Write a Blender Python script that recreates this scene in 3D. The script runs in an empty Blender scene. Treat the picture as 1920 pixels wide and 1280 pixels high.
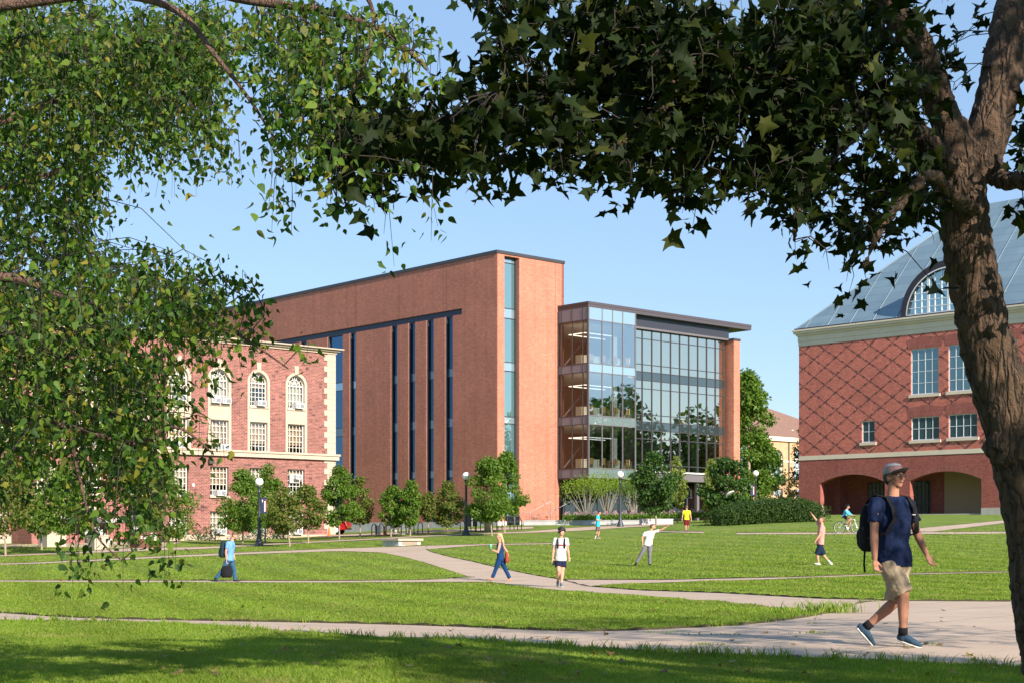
import bpy, bmesh, math, random
import numpy as np
from mathutils import Vector, Matrix, noise
from mathutils.geometry import tessellate_polygon
rad = math.radians
SC = bpy.context.scene
COL = SC.collection
F, CX, HY, CZ = 2800.0, 960.0, 1003.0, 1.6      # focal length in photo pixels, centre, horizon row, eye height
def P(px, py, d): return Vector(((px-CX)*d/F, d, CZ-(py-HY)*d/F))

# ------------------------------------------------------------------ materials
def new_mat(name):
    m = bpy.data.materials.new(name); m.use_nodes = True
    nt = m.node_tree; nt.nodes.clear()
    o = nt.nodes.new('ShaderNodeOutputMaterial'); return m, nt, o
class N:
    """tiny node helper"""
    def __init__(s, nt): s.nt = nt
    def new(s, t, **k):
        n = s.nt.nodes.new(t)
        for a, b in k.items(): setattr(n, a, b)
        return n
    def link(s, a, b): s.nt.links.new(a, b)
    def math(s, op, a, b=None, clamp=False):
        n = s.new('ShaderNodeMath', operation=op, use_clamp=clamp)
        for i, q in enumerate((a, b)):
            if q is None: continue
            if isinstance(q, (int, float)): n.inputs[i].default_value = q
            else: s.link(q, n.inputs[i])
        return n.outputs[0]
    def mix(s, fac, a, b, mode='MIX'):
        n = s.new('ShaderNodeMix', data_type='RGBA', blend_type=mode)
        for i, q in ((0, fac), (6, a), (7, b)):
            if isinstance(q, (int, float)): n.inputs[i].default_value = q
            elif isinstance(q, (tuple, list)): n.inputs[i].default_value = (*q[:3], 1)
            else: s.link(q, n.inputs[i])
        return n.outputs[2]
    def noise(s, vec, scale, detail=3, rough=.5, dim='3D'):
        n = s.new('ShaderNodeTexNoise', noise_dimensions=dim)
        n.inputs['Scale'].default_value = scale; n.inputs['Detail'].default_value = detail
        n.inputs['Roughness'].default_value = rough
        if vec is not None: s.link(vec, n.inputs['Vector'])
        return n.outputs['Fac']
    def ramp(s, fac, stops):
        n = s.new('ShaderNodeValToRGB'); e = n.color_ramp.elements
        while len(e) < len(stops): e.new(.5)
        for i, (p, c) in enumerate(stops):
            e[i].position = p; e[i].color = (*c, 1) if len(c) == 3 else c
        s.link(fac, n.inputs[0]); return n.outputs[0]
    def mapr(s, v, a, b, c, d):
        n = s.new('ShaderNodeMapRange')
        for i, q in enumerate((a, b, c, d)): n.inputs[i+1].default_value = q
        s.link(v, n.inputs[0]); return n.outputs[0]
    def bump(s, h, strength=.3, dist=.02):
        n = s.new('ShaderNodeBump'); n.inputs['Strength'].default_value = strength
        n.inputs['Distance'].default_value = dist; s.link(h, n.inputs['Height']); return n.outputs[0]
def principled(name, col, rough=.6, metal=0., var=.0, vscale=4., bump=0., bscale=40., spec=.5, coat=0.):
    m, nt, o = new_mat(name); n = N(nt)
    b = n.new('ShaderNodeBsdfPrincipled'); n.link(b.outputs[0], o.inputs[0])
    b.inputs['Base Color'].default_value = (*col, 1); b.inputs['Roughness'].default_value = rough
    b.inputs['Metallic'].default_value = metal; b.inputs['Specular IOR Level'].default_value = spec
    b.inputs['Coat Weight'].default_value = coat
    tc = n.new('ShaderNodeTexCoord').outputs['Object']
    if var > 0:
        f = n.noise(tc, vscale, 4, .6)
        k = n.mapr(f, .25, .75, 1-var, 1+var)
        c = n.mix(1., col, (1, 1, 1), 'MULTIPLY')
        mm = n.new('ShaderNodeVectorMath', operation='SCALE'); n.link(c, mm.inputs[0]); n.link(k, mm.inputs[3])
        n.link(mm.outputs[0], b.inputs['Base Color'])
    if bump > 0:
        n.link(n.bump(n.noise(tc, bscale, 4, .6), bump), b.inputs['Normal'])
    return m
def brick(name, c1, c2, mortar, bw=.3, rh=.1, ms=.012, dark=None, joints=0., diaper=None, var=.2, bias=0.):
    m, nt, o = new_mat(name); n = N(nt)
    b = n.new('ShaderNodeBsdfPrincipled'); n.link(b.outputs[0], o.inputs[0]); b.inputs['Roughness'].default_value = .88
    tc = n.new('ShaderNodeTexCoord').outputs['Object']
    s = n.new('ShaderNodeSeparateXYZ'); n.link(tc, s.inputs[0])
    x = n.math('ADD', s.outputs[0], s.outputs[1]); z = s.outputs[2]
    cv = n.new('ShaderNodeCombineXYZ'); n.link(x, cv.inputs[0]); n.link(z, cv.inputs[1])
    bt = n.new('ShaderNodeTexBrick'); n.link(cv.outputs[0], bt.inputs['Vector'])
    bt.inputs['Scale'].default_value = 1.; bt.inputs['Brick Width'].default_value = bw; bt.inputs['Row Height'].default_value = rh
    bt.inputs['Mortar Size'].default_value = ms; bt.inputs['Mortar Smooth'].default_value = .1; bt.inputs['Bias'].default_value = bias
    bt.inputs['Color1'].default_value = (*c1, 1); bt.inputs['Color2'].default_value = (*c2, 1); bt.inputs['Mortar'].default_value = (*mortar, 1)
    c = bt.outputs['Color']
    # per brick tint
    xb = n.math('FLOOR', n.math('DIVIDE', x, bw)); zb = n.math('FLOOR', n.math('DIVIDE', z, rh))
    cb = n.new('ShaderNodeCombineXYZ'); n.link(xb, cb.inputs[0]); n.link(zb, cb.inputs[1])
    wn = n.new('ShaderNodeTexWhiteNoise', noise_dimensions='2D'); n.link(cb.outputs[0], wn.inputs['Vector'])
    w = wn.outputs['Value']
    if dark:
        dm = n.math('MULTIPLY', n.math('GREATER_THAN', w, .93), n.mapr(n.noise(cv.outputs[0], .6, 3), .42, .6, 0, 1))
        c = n.mix(dm, c, dark)
    k = n.mapr(w, 0, 1, 1-var, 1+var)
    lg = n.mapr(n.noise(cv.outputs[0], .22, 5, .6), .3, .7, .88, 1.1)
    # weather streaks running down
    cs = n.new('ShaderNodeCombineXYZ'); n.link(x, cs.inputs[0]); n.link(n.math('MULTIPLY', z, .12), cs.inputs[1])
    st = n.mapr(n.noise(cs.outputs[0], 1.3, 4, .65), .3, .7, .92, 1.07)
    mm = n.new('ShaderNodeVectorMath', operation='SCALE'); n.link(c, mm.inputs[0]); n.link(n.math('MULTIPLY', n.math('MULTIPLY', k, lg), st), mm.inputs[3])
    c = mm.outputs[0]
    if joints > 0:
        fx = n.math('FRACT', n.math('DIVIDE', x, joints)); odd = n.math('GREATER_THAN', n.math('FRACT', n.math('MULTIPLY', zb, .5)), .25)
        jm = n.math('MULTIPLY', n.math('LESS_THAN', fx, .09), odd)
        fx2 = n.math('FRACT', n.math('DIVIDE', x, joints*4.7)); jm2 = n.math('LESS_THAN', fx2, .012)
        c = n.mix(n.math('MAXIMUM', n.math('MULTIPLY', jm, .28), n.math('MULTIPLY', jm2, .5)), c, (.10, .035, .025))
    if diaper:
        W, H, x0, z0, z1, zb0 = diaper
        qx = n.math('MULTIPLY', n.math('FLOOR', n.math('DIVIDE', n.math('SUBTRACT', x, x0), .2)), .2/W)
        qz = n.math('MULTIPLY', n.math('FLOOR', n.math('DIVIDE', n.math('SUBTRACT', z, zb0), .17)), .17/H)
        la = n.math('LESS_THAN', n.math('ABSOLUTE', n.math('SUBTRACT', n.math('FRACT', n.math('ADD', n.math('ADD', qx, qz), 100.5)), .5)), .045)
        lb = n.math('LESS_THAN', n.math('ABSOLUTE', n.math('SUBTRACT', n.math('FRACT', n.math('ADD', n.math('SUBTRACT', qx, qz), 100.5)), .5)), .045)
        dm = n.math('MAXIMUM', la, lb)
        dm = n.math('MULTIPLY', dm, n.math('MULTIPLY', n.math('GREATER_THAN', z, zb0), n.math('LESS_THAN', z, z1)))
        c = n.mix(n.math('MULTIPLY', dm, .8), c, (.035, .024, .028))
    n.link(c, b.inputs['Base Color'])
    n.link(n.bump(bt.outputs['Fac'], .4, -.01), b.inputs['Normal'])
    return m
def glass(name, tint=(.5, .6, .6), refl=(.9, .95, 1.), fac=.45, dark=None, rough=.01, wob=0.):
    """window glass: a glossy coat over either a see-through tint or an opaque dark pane"""
    m, nt, o = new_mat(name); n = N(nt)
    g = n.new('ShaderNodeBsdfGlossy'); g.inputs['Color'].default_value = (*refl, 1); g.inputs['Roughness'].default_value = rough
    if dark: a = n.new('ShaderNodeBsdfDiffuse'); a.inputs['Color'].default_value = (*dark, 1)
    else: a = n.new('ShaderNodeBsdfTransparent'); a.inputs['Color'].default_value = (*tint, 1)
    fr = n.new('ShaderNodeFresnel'); fr.inputs['IOR'].default_value = 1.5
    f = n.math('ADD', n.math('MULTIPLY', fr.outputs[0], .8), fac, clamp=True)
    mx = n.new('ShaderNodeMixShader'); n.link(f, mx.inputs[0]); n.link(a.outputs[0], mx.inputs[1]); n.link(g.outputs[0], mx.inputs[2])
    n.link(mx.outputs[0], o.inputs[0])
    if wob > 0:
        tc = n.new('ShaderNodeTexCoord').outputs['Object']
        n.link(n.bump(n.noise(tc, .55, 2), wob, .05), g.inputs['Normal'])
    return m
def leafmat(name, cols, transl=.45, gloss=.35, tcol=None, rough=.45):
    m, nt, o = new_mat(name); n = N(nt)
    ge = n.new('ShaderNodeNewGeometry'); r = ge.outputs['Random Per Island']
    c = n.ramp(r, [(i/(len(cols)-1), q) for i, q in enumerate(cols)])
    b = n.new('ShaderNodeBsdfPrincipled'); n.link(c, b.inputs['Base Color']); b.inputs['Roughness'].default_value = rough
    b.inputs['Specular IOR Level'].default_value = gloss
    t = n.new('ShaderNodeBsdfTranslucent')
    hs = n.mix(1., c, tcol or (1.5, 1.7, .5), 'MULTIPLY'); n.link(hs, t.inputs['Color'])
    mx = n.new('ShaderNodeMixShader'); mx.inputs[0].default_value = transl
    n.link(b.outputs[0], mx.inputs[1]); n.link(t.outputs[0], mx.inputs[2]); n.link(mx.outputs[0], o.inputs[0])
    return m
def emission(name, col, s):
    m, nt, o = new_mat(name); n = N(nt); e = n.new('ShaderNodeEmission'); e.inputs[0].default_value = (*col, 1); e.inputs[1].default_value = s
    n.link(e.outputs[0], o.inputs[0]); return m

# ------------------------------------------------------------------ mesh builder
class MB:
    def __init__(s): s.v = []; s.f = []; s.sm = []; s.mi = []; s.cur = 0
    def add(s, vs, fs, smooth=False):
        o = len(s.v); s.v += [tuple(q) for q in vs]
        for f in fs: s.f.append([i+o for i in f]); s.sm.append(smooth); s.mi.append(s.cur)
        return s
    def box(s, x0, x1, y0, y1, z0, z1):
        v = [(x, y, z) for x in (x0, x1) for y in (y0, y1) for z in (z0, z1)]
        return s.add(v, [(0, 1, 3, 2), (4, 6, 7, 5), (0, 4, 5, 1), (2, 3, 7, 6), (0, 2, 6, 4), (1, 5, 7, 3)])
    def obox(s, c, ax, ay, az):
        c = Vector(c); v = [c+Vector(ax)*i+Vector(ay)*j+Vector(az)*k for i in (-1, 1) for j in (-1, 1) for k in (-1, 1)]
        return s.add(v, [(0, 1, 3, 2), (4, 6, 7, 5), (0, 4, 5, 1), (2, 3, 7, 6), (0, 2, 6, 4), (1, 5, 7, 3)])
    def quad(s, a, b, c, d): return s.add([a, b, c, d], [(0, 1, 2, 3)])
    def loft(s, pts, rads, side=None, n=12, cap='round', smooth=True):
        """tube through pts; rads = radius or (half width along side, half depth)"""
        pts = [Vector(p) for p in pts]; rads = [(r, r) if isinstance(r, (int, float)) else tuple(r) for r in rads]
        if cap == 'round':
            d0 = (pts[0]-pts[1]).normalized(); d1 = (pts[-1]-pts[-2]).normalized()
            P0, R0 = [], []
            for k in (1., .8, .45):
                q = math.sqrt(1-k*k) if k < 1 else .02
                P0.append(pts[0]+d0*min(rads[0])*k); R0.append((rads[0][0]*q, rads[0][1]*q))
            P1, R1 = [], []
            for k in (.45, .8, 1.):
                q = math.sqrt(1-k*k) if k < 1 else .02
                P1.append(pts[-1]+d1*min(rads[-1])*k); R1.append((rads[-1][0]*q, rads[-1][1]*q))
            pts = P0+pts+P1; rads = R0+rads+R1
        vs = []; S = Vector(side) if side is not None else None
        for i, p in enumerate(pts):
            t = (pts[min(i+1, len(pts)-1)]-pts[max(i-1, 0)])
            t = t.normalized() if t.length > 1e-9 else Vector((0, 0, 1))
            if S is None:
                ref = Vector((1, 0, 0)) if abs(t.x) < .8 else Vector((0, 1, 0))
                a = (ref-t*ref.dot(t)).normalized()
                if i > 0:
                    a = (pa-t*pa.dot(t)).normalized()
                pa = a
            else: a = (S-t*S.dot(t)).normalized()
            b = t.cross(a)
            for k in range(n):
                w = 2*math.pi*k/n; vs.append(p+a*math.cos(w)*rads[i][0]+b*math.sin(w)*rads[i][1])
        fs = []
        for i in range(len(pts)-1):
            for k in range(n):
                k2 = (k+1) % n; fs.append((i*n+k, i*n+k2, (i+1)*n+k2, (i+1)*n+k))
        if cap:
            fs.append(tuple(reversed(range(n)))); fs.append(tuple(range((len(pts)-1)*n, len(pts)*n)))
        return s.add(vs, fs, smooth)
    def ell(s, c, r, rot=None, n=12, m=8):
        c = Vector(c); vs = []; fs = []
        R = rot or Matrix.Identity(3)
        for i in range(m+1):
            th = math.pi*i/m
            for k in range(n):
                ph = 2*math.pi*k/n
                q = Vector((r[0]*math.sin(th)*math.cos(ph), r[1]*math.sin(th)*math.sin(ph), r[2]*math.cos(th)))
                if i in (0, m): q = Vector((1e-4*math.cos(ph), 1e-4*math.sin(ph), r[2]*math.cos(th)))
                vs.append(c+R@q)
        for i in range(m):
            for k in range(n):
                k2 = (k+1) % n; fs.append((i*n+k, (i+1)*n+k, (i+1)*n+k2, i*n+k2))
        fs.append(tuple(range(n))); fs.append(tuple(reversed(range(m*n, m*n+n))))
        return s.add(vs, fs, True)
    def lathe(s, c, prof, n=20, smooth=True):
        c = Vector(c); vs = []; fs = []
        for r, z in prof:
            for k in range(n): vs.append(c+Vector((r*math.cos(2*math.pi*k/n), r*math.sin(2*math.pi*k/n), z)))
        for i in range(len(prof)-1):
            for k in range(n):
                k2 = (k+1) % n; fs.append((i*n+k, i*n+k2, (i+1)*n+k2, (i+1)*n+k))
        fs.append(tuple(reversed(range(n)))); fs.append(tuple(range((len(prof)-1)*n, len(prof)*n)))
        return s.add(vs, fs, smooth)
    def panel(s, outline, holes=(), y0=0., y1=.25, side=0.):
        """upright sheet in x,z at y=y0 with holes whose reveals run back to y1; side>0 also thickens the outline"""
        loops = [[Vector((a, b, 0)) for a, b in outline]]+[[Vector((a, b, 0)) for a, b in h] for h in holes]
        flat = [q for l in loops for q in l]
        tris = tessellate_polygon(loops)
        s.add([(q.x, y0, q.y) for q in flat], [tuple(t) for t in tris])
        for h in holes:
            for i in range(len(h)):
                a, b = h[i], h[(i+1) % len(h)]
                s.quad((a[0], y0, a[1]), (b[0], y0, b[1]), (b[0], y1, b[1]), (a[0], y1, a[1]))
        if side:
            for i in range(len(outline)):
                a, b = outline[i], outline[(i+1) % len(outline)]
                s.quad((a[0], y0, a[1]), (b[0], y0, b[1]), (b[0], y0+side, b[1]), (a[0], y0+side, a[1]))
        return s
    def mesh(s, name, mats):
        me = bpy.data.meshes.new(name); me.from_pydata(s.v, [], s.f)
        for m in (mats if isinstance(mats, (list, tuple)) else [mats]): me.materials.append(m)
        me.polygons.foreach_set('use_smooth', s.sm)
        if max(s.mi, default=0): me.polygons.foreach_set('material_index', s.mi)
        me.update(); return me
    def build(s, name, mats, parent=None, frame=None, fixn=True):
        me = s.mesh(name, mats)
        if fixn and len(s.f) < 60000:
            bm = bmesh.new(); bm.from_mesh(me); bmesh.ops.recalc_face_normals(bm, faces=bm.faces); bm.to_mesh(me); bm.free()
        return link(name, me, parent, frame)
def link(name, me, parent=None, frame=None):
    o = bpy.data.objects.new(name, me); COL.objects.link(o)
    if parent is not None:
        o.parent = parent
        W = frame.M if frame is not None else None
        if W is not None: o.matrix_basis = wm(parent).inverted() @ W
    elif frame is not None: o.matrix_basis = frame.M
    return o
def wm(o):
    M = o.matrix_basis.copy()
    while o.parent is not None:
        o = o.parent; M = o.matrix_basis @ M
    return M
def thing(name, label, cat, loc=(0, 0, 0), rz=0., group=None):
    o = bpy.data.objects.new(name, None); COL.objects.link(o); o.empty_display_size = .3
    o.matrix_basis = Matrix.Translation(loc) @ Matrix.Rotation(rz, 4, 'Z')
    return tag(o, label, cat, group)
def tag(o, label=None, cat=None, group=None, kind=None):
    for k, v in (('label', label), ('category', cat), ('group', group), ('kind', kind)):
        if v: o[k] = v
    return o
def npmesh(name, V, loops, nper, mats, smooth=False):
    """fast mesh: V (n,3), loops flat index array, every face nper corners"""
    me = bpy.data.meshes.new(name); nf = len(loops)//nper
    me.vertices.add(len(V)); me.vertices.foreach_set('co', np.asarray(V, np.float32).ravel())
    me.loops.add(len(loops)); me.loops.foreach_set('vertex_index', np.asarray(loops, np.int32))
    me.polygons.add(nf); me.polygons.foreach_set('loop_start', np.arange(0, nf*nper, nper, dtype=np.int32))
    me.polygons.foreach_set('loop_total', np.full(nf, nper, np.int32))
    if smooth: me.polygons.foreach_set('use_smooth', np.ones(nf, bool))
    for m in (mats if isinstance(mats, (list, tuple)) else [mats]): me.materials.append(m)
    me.update(calc_edges=True); me.validate(); return me
def copy_tree(o, parent=None):
    c = o.copy(); COL.objects.link(c); c.parent = parent
    for ch in o.children: copy_tree(ch, c)
    return c

# wall frame: local x runs to the right along the wall, y goes into the building, z up; k = distance behind the wall plane
class Frame:
    def __init__(s, vp, px, d, base, O=None):
        e = Vector(((vp-CX)/F, 1.)); e.normalize()
        if vp < 0: e = -e
        s.e = e; s.n = Vector((-e.y, e.x)); s.base = base
        s.O = Vector(((px-CX)*d/F, d)) if O is None else Vector(O)
        s.ang = math.atan2(e.y, e.x)
        s.M = Matrix.Translation((s.O.x, s.O.y, base)) @ Matrix.Rotation(s.ang, 4, 'Z')
    def t(s, px, k=0.):
        a = (px-CX)/F; ox = s.O.x+s.n.x*k; oy = s.O.y+s.n.y*k
        return (a*oy-ox)/(s.e.x-a*s.e.y)
    def z(s, px, py, k=0.):
        Y = s.O.y+s.n.y*k+s.e.y*s.t(px, k); return CZ-(py-HY)*Y/F-s.base
    def pt(s, t, k=0.): return s.O+s.e*t+s.n*k
VPR, VPL = 4092., -1585.
# ------------------------------------------------------------------ terrain
PROF = {
 430: [(1280, 11.2), (1165, 22), (1120, 35), (1090, 51), (1056, 66), (1035, 80), (1022, 92), (1012, 107), (1007, 118), (1004, 150)],
 1050: [(1280, 11.2), (1215, 14.6), (1180, 19), (1130, 31), (1100, 44.5), (1078, 53), (1060, 61), (1036, 75), (1020, 86), (1009, 94), (1002, 100), (996, 104), (987, 112), (982, 127), (979, 160)],
 1600: [(1280, 11.2), (1215, 14.2), (1150, 22), (1126, 28), (1100, 37), (1080, 45), (1058, 53.5), (1030, 67), (1000, 87), (985, 97), (972, 125), (966, 160), (965, 200)]}
def pchip(xs, ys):
    xs = np.array(xs, float); ys = np.array(ys, float); h = np.diff(xs); dl = np.diff(ys)/h; m = np.zeros(len(xs))
    for i in range(1, len(xs)-1):
        if dl[i-1]*dl[i] > 0: m[i] = 2*dl[i-1]*dl[i]/(dl[i-1]+dl[i])
    def f(x):
        x = np.asarray(x, float); xc = np.clip(x, xs[0], xs[-1]); i = np.clip(np.searchsorted(xs, xc)-1, 0, len(xs)-2)
        t = (xc-xs[i])/h[i]
        return ys[i]*(1+2*t)*(1-t)**2+m[i]*h[i]*t*(1-t)**2+ys[i+1]*t*t*(3-2*t)+m[i+1]*h[i]*t*t*(t-1)
    return f
PF = {k: pchip([d for y, d in v], [-(y-HY)*d/F for y, d in v]) for k, v in PROF.items()}
def ground(X, Y):
    X = np.asarray(X, float); Y = np.asarray(Y, float)
    px = CX+F*X/np.maximum(Y, 11.2)
    a, b, c = PF[430](Y), PF[1050](Y), PF[1600](Y)
    sm = lambda t: t*t*(3-2*t)
    w1 = sm(np.clip((px-430)/620, 0, 1)); w2 = sm(np.clip((px-1050)/550, 0, 1))
    return CZ+(a*(1-w1)+b*w1)*(1-w2)+c*w2
DS = np.concatenate([np.linspace(10, 60, 1001), np.linspace(60.1, 230, 1700)])
def depth_at(px, py):
    """distance at which the sight line through this photo pixel meets the ground"""
    zl = CZ-(py-HY)*DS/F; g = ground((px-CX)/F*DS, DS); s = np.where(zl < g)[0]
    if not len(s): return 230.
    i = s[0]
    if i == 0: return F*(CZ-g[0])/(py-HY)
    a, b = zl[i-1]-g[i-1], g[i]-zl[i]; return DS[i-1]+(DS[i]-DS[i-1])*a/(a+b)
def gpt(px, py, dz=0.):
    d = depth_at(px, py); X = (px-CX)*d/F; return Vector((X, d, float(ground(X, d))+dz))
def G(px, d):
    X = (px-CX)*d/F; return Vector((X, d, float(ground(X, d))))

def mat_grass():
    m, nt, o = new_mat('grass_turf'); n = N(nt)
    b = n.new('ShaderNodeBsdfPrincipled'); n.link(b.outputs[0], o.inputs[0]); b.inputs['Roughness'].default_value = .9; b.inputs['Specular IOR Level'].default_value = .15
    tc = n.new('ShaderNodeTexCoord').outputs['Object']
    mp = n.new('ShaderNodeMapping'); n.link(tc, mp.inputs[0]); mp.inputs['Scale'].default_value = (1., .45, 1)
    f1 = n.noise(mp.outputs[0], .35, 5, .62); f2 = n.noise(tc, 2.6, 5, .7); f3 = n.noise(mp.outputs[0], 22, 3, .7)
    c = n.ramp(f1, [(.3, (.12, .195, .03)), (.5, (.16, .24, .038)), (.7, (.22, .27, .055))])
    c = n.mix(n.mapr(f2, .35, .75, 0, .55), c, (.165, .225, .04))
    dry = n.math('MULTIPLY', n.mapr(n.noise(tc, .8, 6, .7), .56, .72, 0, .6), n.mapr(n.noise(tc, .06, 2), .4, .6, 0, 1))
    c = n.mix(dry, c, (.27, .22, .085))
    # mowing stripes
    s = n.new('ShaderNodeSeparateXYZ'); n.link(tc, s.inputs[0])
    st = n.math('SINE', n.math('ADD', n.math('MULTIPLY', n.math('ADD', s.outputs[0], n.math('MULTIPLY', s.outputs[1], .35)), 2.6), n.math('MULTIPLY', n.noise(tc, .3, 2), 2.)))
    k = n.math('MULTIPLY', n.mapr(st, -1, 1, .93, 1.06), n.mapr(f3, .25, .75, .58, 1.4))
    mm = n.new('ShaderNodeVectorMath', operation='SCALE'); n.link(c, mm.inputs[0]); n.link(k, mm.inputs[3])
    n.link(mm.outputs[0], b.inputs['Base Color'])
    n.link(n.bump(n.math('ADD', f3, n.noise(tc, 70, 2)), .9, .05), b.inputs['Normal'])
    return m
def mat_concrete(name, base, joint=1.5):
    m, nt, o = new_mat(name); n = N(nt)
    b = n.new('ShaderNodeBsdfPrincipled'); n.link(b.outputs[0], o.inputs[0]); b.inputs['Roughness'].default_value = .85
    tc = n.new('ShaderNodeTexCoord').outputs['Object']
    f = n.noise(tc, .8, 6, .65); g = n.noise(tc, 60, 3, .6)
    c = n.mix(n.mapr(f, .3, .7, 0, 1), tuple(q*.86 for q in base), tuple(min(q*1.1, .9) for q in base))
    c = n.mix(n.mapr(g, .35, .65, 0, .25), c, (.2, .16, .13))
    c = n.mix(n.mapr(n.noise(tc, 3.5, 5, .7), .55, .72, 0, .5), c, (.23, .18, .14))
    # slab joints
    mp = n.new('ShaderNodeMapping'); n.link(tc, mp.inputs[0]); mp.inputs['Rotation'].default_value = (0, 0, rad(38))
    s = n.new('ShaderNodeSeparateXYZ'); n.link(mp.outputs[0], s.inputs[0])
    jx = n.math('LESS_THAN', n.math('FRACT', n.math('DIVIDE', s.outputs[0], joint)), .024)
    jy = n.math('LESS_THAN', n.math('FRACT', n.math('DIVIDE', s.outputs[1], joint*1.6)), .014)
    c = n.mix(n.math('MULTIPLY', n.math('MAXIMUM', jx, jy), .7), c, (.12, .10, .08))
    cr = n.new('ShaderNodeTexVoronoi', feature='DISTANCE_TO_EDGE'); cr.inputs['Scale'].default_value = .22
    wv = n.new('ShaderNodeVectorMath', operation='ADD'); n.link(tc, wv.inputs[0])
    nn = n.new('ShaderNodeTexNoise'); nn.inputs['Scale'].default_value = 1.5; n.link(tc, nn.inputs['Vector']); n.link(nn.outputs['Color'], wv.inputs[1])
    n.link(wv.outputs[0], cr.inputs['Vector'])
    c = n.mix(n.math('MULTIPLY', n.math('LESS_THAN', cr.outputs['Distance'], .0022), .3), c, (.11, .10, .06))
    n.link(c, b.inputs['Base Color']); n.link(n.bump(g, .25, .01), b.inputs['Normal'])
    return m
M_SOIL = principled('cut_turf_edge', (.045, .04, .018), .95, var=.3, vscale=8, bump=.5, bscale=30)
M_GRASS = mat_grass(); M_PATH = mat_concrete('path_concrete', (.455, .345, .255))

def terrain():
    ys = np.concatenate([np.linspace(-60, 6, 12), np.linspace(8, 60, 150), np.linspace(60.8, 130, 110), np.linspace(132, 240, 40), np.array([260, 300, 360, 450, 600, 900, 1500, 3000])])
    k = np.linspace(-1, 1, 241); ks = np.sign(k)*np.abs(k)**1.5
    V = []
    for y in ys:
        w = max(abs(y)*.62, 20)+40 if y < 240 else y*.9+60
        X = ks*w; V.append(np.stack([X, np.full_like(X, y), ground(X, np.full_like(X, y))], 1))
    V = np.concatenate(V); nx = len(ks); ny = len(ys)
    i = np.arange(ny-1)[:, None]*nx+np.arange(nx-1)[None]
    L = np.stack([i, i+1, i+1+nx, i+nx], -1).reshape(-1)
    o = link('lawn', npmesh('lawn', V, L, 4, M_GRASS, True)); tag(o, kind='structure')
terrain()
def resample(pts, n):
    p = np.array(pts, float); s = np.concatenate([[0], np.cumsum(np.hypot(*(np.diff(p, axis=0)*np.array([1, 6.])).T))]); s /= s[-1]
    u = np.linspace(0, 1, n); q = np.stack([np.interp(u, s, p[:, 0]), np.interp(u, s, p[:, 1])], 1)
    for _ in range(3): q[1:-1] = .25*q[:-2]+.5*q[1:-1]+.25*q[2:]
    return q
PATHS = []      # (outline in photo pixels) kept so that no grass blade grows on them
def path(top, bot, lift, n=110, m=9):
    a, b = resample(top, n), resample(bot, n); PATHS.append(np.concatenate([a, b[::-1]]))
    V = []
    for i in range(n):
        wa, wb = gpt(*a[i]), gpt(*b[i])
        for j in range(m):
            w = wa.lerp(wb, j/(m-1)); V.append((w.x, w.y, float(ground(w.x, w.y))+lift))
    i = np.arange(n-1)[:, None]*m+np.arange(m-1)[None]
    L = np.stack([i, i+1, i+1+m, i+m], -1).reshape(-1)
    o = link('path', npmesh('path', np.array(V), L, 4, M_PATH, True)); tag(o, kind='structure')
    V = []                                   # cut turf edge standing above the far side of the path
    for i in range(n):
        wa = gpt(*a[i]); h = .028+.012*math.sin(i*1.7); V += [(wa.x, wa.y, wa.z), (wa.x, wa.y+.01, wa.z+lift+h)]
    i = np.arange(n-1)[:, None]*2; L = (i+np.array([0, 2, 3, 1])).reshape(-1); e = link('turf_edge', npmesh('turf_edge', np.array(V), L, 4, M_SOIL)); tag(e, kind='structure'); return o
path([(-300, 1139), (0, 1149), (110, 1157), (220, 1161), (400, 1164.5), (600, 1168), (760, 1172), (900, 1177), (1000, 1182), (1100, 1185), (1200, 1182), (1387, 1173), (1500, 1160), (1552, 1150), (1620, 1128), (1700, 1126.5), (1900, 1128), (2300, 1131)],
     [(-300, 1155), (0, 1162), (160, 1165), (328, 1170), (563, 1187), (900, 1203), (1200, 1221), (1560, 1235), (1912, 1252), (2300, 1272)], .010, 150, 25)
path([(800, 1024), (799, 1030), (807, 1034), (844, 1044), (884, 1052), (929, 1063), (1000, 1078), (1055, 1087), (1098, 1099), (1200, 1107), (1350, 1112), (1537, 1123), (1687, 1126.6)],
     [(640, 1032), (690, 1033), (720, 1036), (760, 1044), (800, 1055), (840, 1068), (880, 1081), (915, 1090), (1000, 1102), (1100, 1110), (1200, 1116), (1350, 1129), (1462, 1141), (1560, 1150), (1640, 1150)], .016, 130, 13)
path([(1055, 1087), (1240, 1087.5), (1500, 1082), (1640, 1077), (1880, 1072), (2200, 1066)],
     [(1098, 1099.5), (1167, 1094), (1317, 1090), (1505, 1084), (1640, 1078.4), (1880, 1073), (2200, 1067)], .020, 70, 5)
path([(-400, 1087), (0, 1088.3), (640, 1089.3), (800, 1087.5), (890, 1082)], [(-400, 1090), (0, 1091), (640, 1092), (860, 1090.8), (920, 1091)], .022, 70, 5)
path([(-200, 1062), (60, 1055), (210, 1047.4), (360, 1040), (480, 1034.6), (640, 1028), (800, 1023), (900, 1020.2), (1034, 1018)],
     [(-200, 1064), (60, 1057), (210, 1050), (360, 1043), (480, 1038), (640, 1032.5), (720, 1036), (900, 1021.8), (1034, 1019.6)], .024, 90, 6)
path([(-200, 1046), (0, 1041), (131, 1035.5), (250, 1027), (380, 1025.5), (493, 1019.5), (606, 1014), (722, 1008), (803, 1003.5), (864, 1001), (1000, 995.5), (1040, 991.5), (1100, 987.5), (1160, 984.6), (1262, 981)],
     [(-200, 1048), (0, 1043), (131, 1038), (250, 1033), (380, 1029), (493, 1022), (606, 1016), (722, 1010), (803, 1005.5), (864, 1003), (1000, 998), (1040, 996.8), (1100, 994), (1160, 989), (1262, 984)], .026, 90, 6)
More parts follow.
